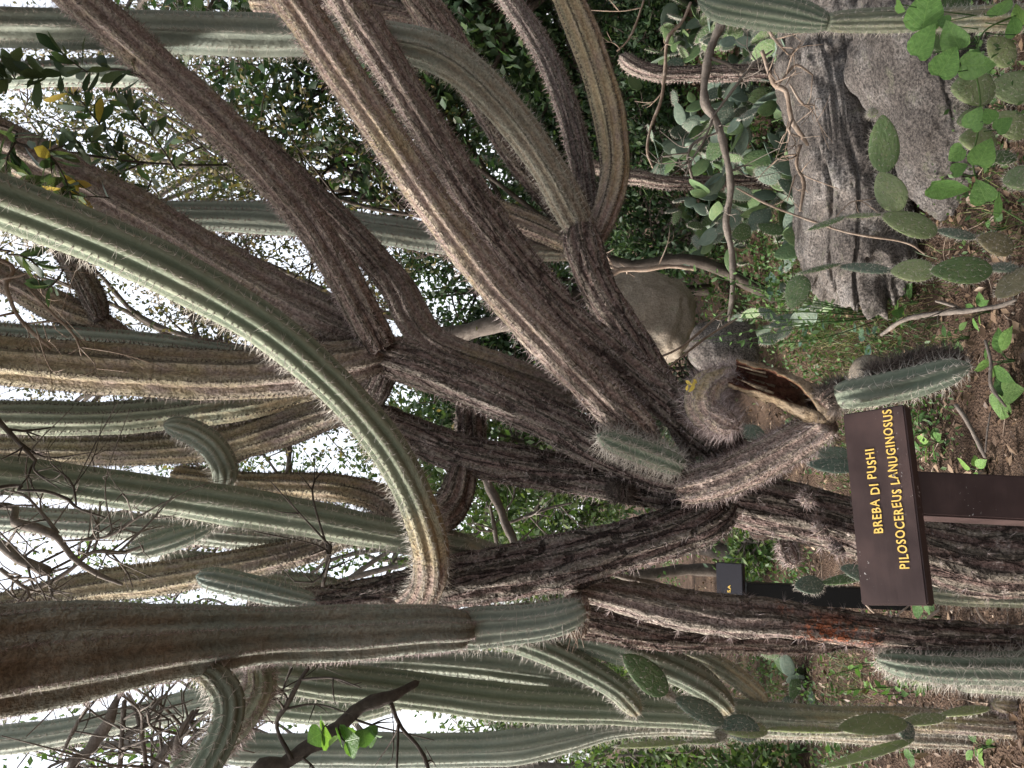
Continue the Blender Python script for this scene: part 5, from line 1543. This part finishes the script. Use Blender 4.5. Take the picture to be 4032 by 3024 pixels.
# ================================================================== trees and shrubs of the background
def tree(label, base, h, cen, rad, nleaf, leaf, lmat, seed, trunk_r=0.09, nlimb=14, bark=None, twigs=5, aspect=0.5, name='tree', group=None, clump=0.22):
    """trunk to the crown centre, limbs into the crown ellipsoid, twigs, leaves in clumps round the twigs"""
    rs = np.random.RandomState(seed)
    bark = bark or BK_GREY
    base = np.array([base[0], base[1], float(gz(base[0], base[1])) - 0.05])
    cen = np.array(cen, float); rad = np.array(rad, float)
    t_ = thing(name, label, 'tree' if name == 'tree' else 'shrub', base, group)
    n = 6
    rows = []
    top = cen + np.array([0, 0, rad[2] * 0.3])
    for k in range(n + 1):
        f = k / n
        p = base * (1 - f) + top * f + (rs.randn(3) * 0.06 * h * 0.3 if 0 < k < n else 0)
        rows.append(np.append(p, trunk_r * (1 - 0.75 * f) + 0.004))
    acc = Acc(); acc.tube(rows, sides=8, step=0.12, seed=seed)
    obj('trunk', acc.mesh('trunk', bark), t_)
    q, s = resample(rows, 0.05)
    acc = Acc()
    pts = []
    for k in range(nlimb):
        f = rs.uniform(0.35, 0.97)
        j = int(f * (len(q) - 1))
        p = q[j, :3]; r = q[j, 3] * 0.6
        while True:
            e = rs.uniform(-1, 1, 3)
            if 0.3 < (e ** 2).sum() < 1: break
        e = cen + e * rad
        L = np.linalg.norm(e - p)
        m1 = p * 0.6 + e * 0.4 + rs.randn(3) * L * 0.08 + np.array([0, 0, 0.06 * L])
        m2 = p * 0.25 + e * 0.75 + rs.randn(3) * L * 0.07
        lr = [np.append(p, r), np.append(m1, r * .7), np.append(m2, r * .45), np.append(e, 0.004)]
        acc.tube(lr, sides=5, step=0.13, seed=k)
        lq, ls = resample(lr, 0.05)
        for w in range(twigs):
            i = rs.randint(len(lq) // 3, len(lq))
            b = lq[i, :3]
            dr = norm(rs.randn(3) + np.array([0, 0, 0.3]) + norm(e - p) * 0.8)
            tl = rs.uniform(0.2, 0.5) * rad.mean()
            mm = b + dr * tl * .5 + rs.randn(3) * tl * .12
            te = b + dr * tl + rs.randn(3) * tl * .15
            acc.tube([np.append(b, min(lq[i, 3], .012)), np.append(mm, .006), np.append(te, .0025)], sides=3, step=0.2, seed=w)
            pts += [mm, te, (mm + te) / 2]
    obj('limbs', acc.mesh('limbs', bark), t_)
    if nleaf:
        pts = np.array(pts)
        idx = rs.randint(len(pts), size=nleaf)
        c = pts[idx] + rs.randn(nleaf, 3) * clump * rad.mean() * rs.rand(nleaf, 1)
        c[:, 2] = np.maximum(c[:, 2], gz(c[:, 0], c[:, 1]) + 0.05)
        acc = Acc()
        leaves_acc(acc, c, np.full(nleaf, leaf), rs, aspect, 0.8)
        obj('crown', acc.mesh('crown', lmat), t_, kind='stuff')
    return t_

def tpx(u, v, d):
    return P(u, v, d)
# (label, ground px column v, crown centre (u,v,d), radii xyz, leaves, leaf size, material, ...)
def treepx(label, cu, cv, d, rad, nleaf, leaf, lmat, seed, bx=0.0, by=0.0, **k):
    c = P(cu, cv, d)
    tree(label, (c[0] + bx, c[1] + by), c[2], c, rad, nleaf, leaf, lmat, seed, **k)
treepx('twiggy grey tree with sparse olive leaves behind the furry arms', 1150, 620, 5.6, (1.3, 0.9, 1.3), 12000, .042, LF_GOLD, 1, -1.0, 0.3, bark=BK_DARK, trunk_r=.045, nlimb=30, twigs=8)
treepx('airy olive-leaved tree rising behind the tan upright arms', 500, 1450, 6.5, (1.7, 1.2, 1.7), 14000, .045, LF_GOLD, 2, 0.3, 0.2, trunk_r=.09, nlimb=26, twigs=7)
treepx('dense dark evergreen behind the bowed tan arm', 2020, 260, 7.0, (1.5, 1.0, 1.0), 17000, .07, LF_DARK, 3, trunk_r=.05, bark=BK_DARK, nlimb=24, twigs=7)
treepx('dark leafy tree filling the gap behind the leaning trunks', 1850, 1150, 7.5, (1.3, 1.0, 1.1), 12000, .07, LF_DARK, 4, trunk_r=.05, bark=BK_DARK, nlimb=22, twigs=7)
treepx('sunlit green tree beyond the middle trunk', 1850, 1780, 8.5, (1.5, 1.2, 1.3), 8000, .09, LF_MID, 5, trunk_r=.08, nlimb=22, twigs=6)
treepx('light green tree beyond the curved limb', 2020, 2230, 9.5, (1.5, 1.2, 1.0), 6500, .09, LF_MID, 6, trunk_r=.07, nlimb=20, twigs=6)
treepx('loose pale tree beyond the long green arm', 900, 2150, 8.5, (1.7, 1.3, 1.8), 7000, .06, LF_MID, 7, trunk_r=.08, nlimb=24, twigs=7)
treepx('thin leafy tree against the bright open sky', 2020, 2850, 9.0, (1.6, 1.2, 0.9), 3600, .085, LF_MID, 8, trunk_r=.06, nlimb=20, twigs=6)
treepx('sparse tree over the bright corner', 300, 2950, 8.0, (1.4, 1.2, 1.3), 1800, .085, LF_MID, 9, trunk_r=.08, nlimb=18, twigs=6)
treepx('tall olive-leaved tree behind the upright grey-green arm', 500, -150, 7.0, (1.5, 1.2, 1.7), 9000, .05, LF_GOLD, 10, trunk_r=.1, nlimb=26, twigs=7)
treepx('dark broad-crowned tree shading the thicket', 1500, -350, 6.0, (1.6, 1.4, 1.2), 14000, .075, LF_DARK, 11, 0.6, 0.4, trunk_r=.12, bark=BK_DARK, nlimb=24, twigs=7)
treepx('tall dark tree standing right of the boulders', 1700, -1500, 4.6, (1.3, 1.6, 1.4), 13000, .075, LF_DARK, 12, 0.3, 0.2, trunk_r=.12, bark=BK_DARK, nlimb=24, twigs=7)
treepx('slim olive-leaved tree behind the pinkish arm', 250, 650, 9.0, (1.4, 1.1, 1.2), 7000, .055, LF_GOLD, 13, trunk_r=.08, nlimb=22, twigs=7)
for k, (u, v, d, r, n, lab) in enumerate([
        (2420, 100, 7.4, (1.1, .8, .75), 7000, 'dense dark shrub at the back of the thicket'),
        (2380, 600, 7.8, (1.1, .8, .8), 7500, 'dark shrub behind the far prickly pear'),
        (2300, 1000, 8.6, (1.1, .8, .8), 6500, 'dark green shrub behind the tan boulder'),
        (2330, 1450, 9.0, (1.2, .9, .8), 6000, 'mid-height shrub beyond the crossing trunks')]):
    treepx(lab, u, v, d, r, n, .06, LF_DARK, 40 + k, bark=BK_DARK, trunk_r=.025, nlimb=18, twigs=6, name='shrub')
for k, (u, v, d, r, n, lab) in enumerate([
        (2330, 1900, 10, (1.2, .9, .75), 5200, 'sunlit shrub beyond the sign garden'),
        (2360, 2320, 11, (1.3, 1, .7), 4600, 'green shrub past the soil path'),
        (2480, 2650, 8.0, (.9, .8, .45), 4200, 'low green shrub behind the grey-green clump'),
        (2500, 2980, 7.0, (1.0, .8, .50), 5200, 'leafy green shrub below the pale column'),
        (2900, 3100, 5.6, (.6, .6, .40), 3600, 'dark leafy bush left of the pale-edged pads'),
        (2950, 2130, 6.5, (.45, .4, .25), 1500, 'small green bush beside the small dark sign')]):
    treepx(lab, u, v, d, r, n, .06, LF_MID, 60 + k, trunk_r=.03, nlimb=16, twigs=6, name='shrub')
for k, (u, v, d, r, n, lab) in enumerate([
        (2560, 120, 6.2, (.8, .6, .5), 5000, 'low dark shrub behind the dotted column'),
        (2540, 520, 6.6, (.8, .6, .5), 5000, 'low dark shrub in the hollow of the thicket'),
        (2560, 950, 6.4, (.7, .6, .45), 4200, 'low dark shrub above the tan boulder'),
        (2600, 1500, 6.5, (.8, .6, .4), 3600, 'low shrub in the gap below the crossing trunks'),
        (2700, 1850, 6.0, (.6, .5, .3), 2600, 'low leafy shrub behind the broken arm')]):
    treepx(lab, u, v, d, r, n, .055, LF_DARK, 90 + k, bark=BK_DARK, trunk_r=.02, nlimb=16, twigs=6, name='shrub')
# trees added to hold back sky light, unseen around and behind the viewer
tree('broad unseen tree added to shade the cactus bed from the right', (3.0, 1.6), 5, (1.9, 1.0, 5.0), (2.4, 2.0, 1.1), 9000, .13, LF_DARK, 401, trunk_r=.16, nlimb=22, twigs=7)
tree('unseen shade tree added behind the viewer', (1.0, -2.6), 5, (0.6, -1.8, 4.4), (2.4, 1.8, 1.5), 9000, .13, LF_DARK, 402, trunk_r=.15, nlimb=22, twigs=7)
tree('leafy unseen shade tree added right of the boulders', (3.9, 4.2), 4.5, (3.6, 4.0, 4.0), (1.6, 1.8, 1.6), 8000, .12, LF_DARK, 403, trunk_r=.14, nlimb=22, twigs=7)
tree('dense dark tree added to shade the prickly pear thicket', (2.9, 5.6), 3, (2.3, 5.2, 3.0), (1.2, 1.2, 0.8), 9000, .08, LF_DARK, 404, trunk_r=.06, bark=BK_DARK, nlimb=18, twigs=6)  # extra crown added overhead to darken the thicket
# far belt of trees that closes the horizon
rs = np.random.RandomState(77)
for k, x in enumerate(np.linspace(-17, 17, 11)):
    y = 17 + 3 * rs.rand()
    hh = rs.uniform(3.2, 5.0)
    tree('far green tree closing the garden behind the cacti', (x, y), hh, (x, y, hh * .55), (2.0, 1.4, hh * .45), 3600, .16, LF_MID if k < 6 else LF_DARK, 300 + k, trunk_r=.1, nlimb=14, twigs=5, group='far belt of garden trees')
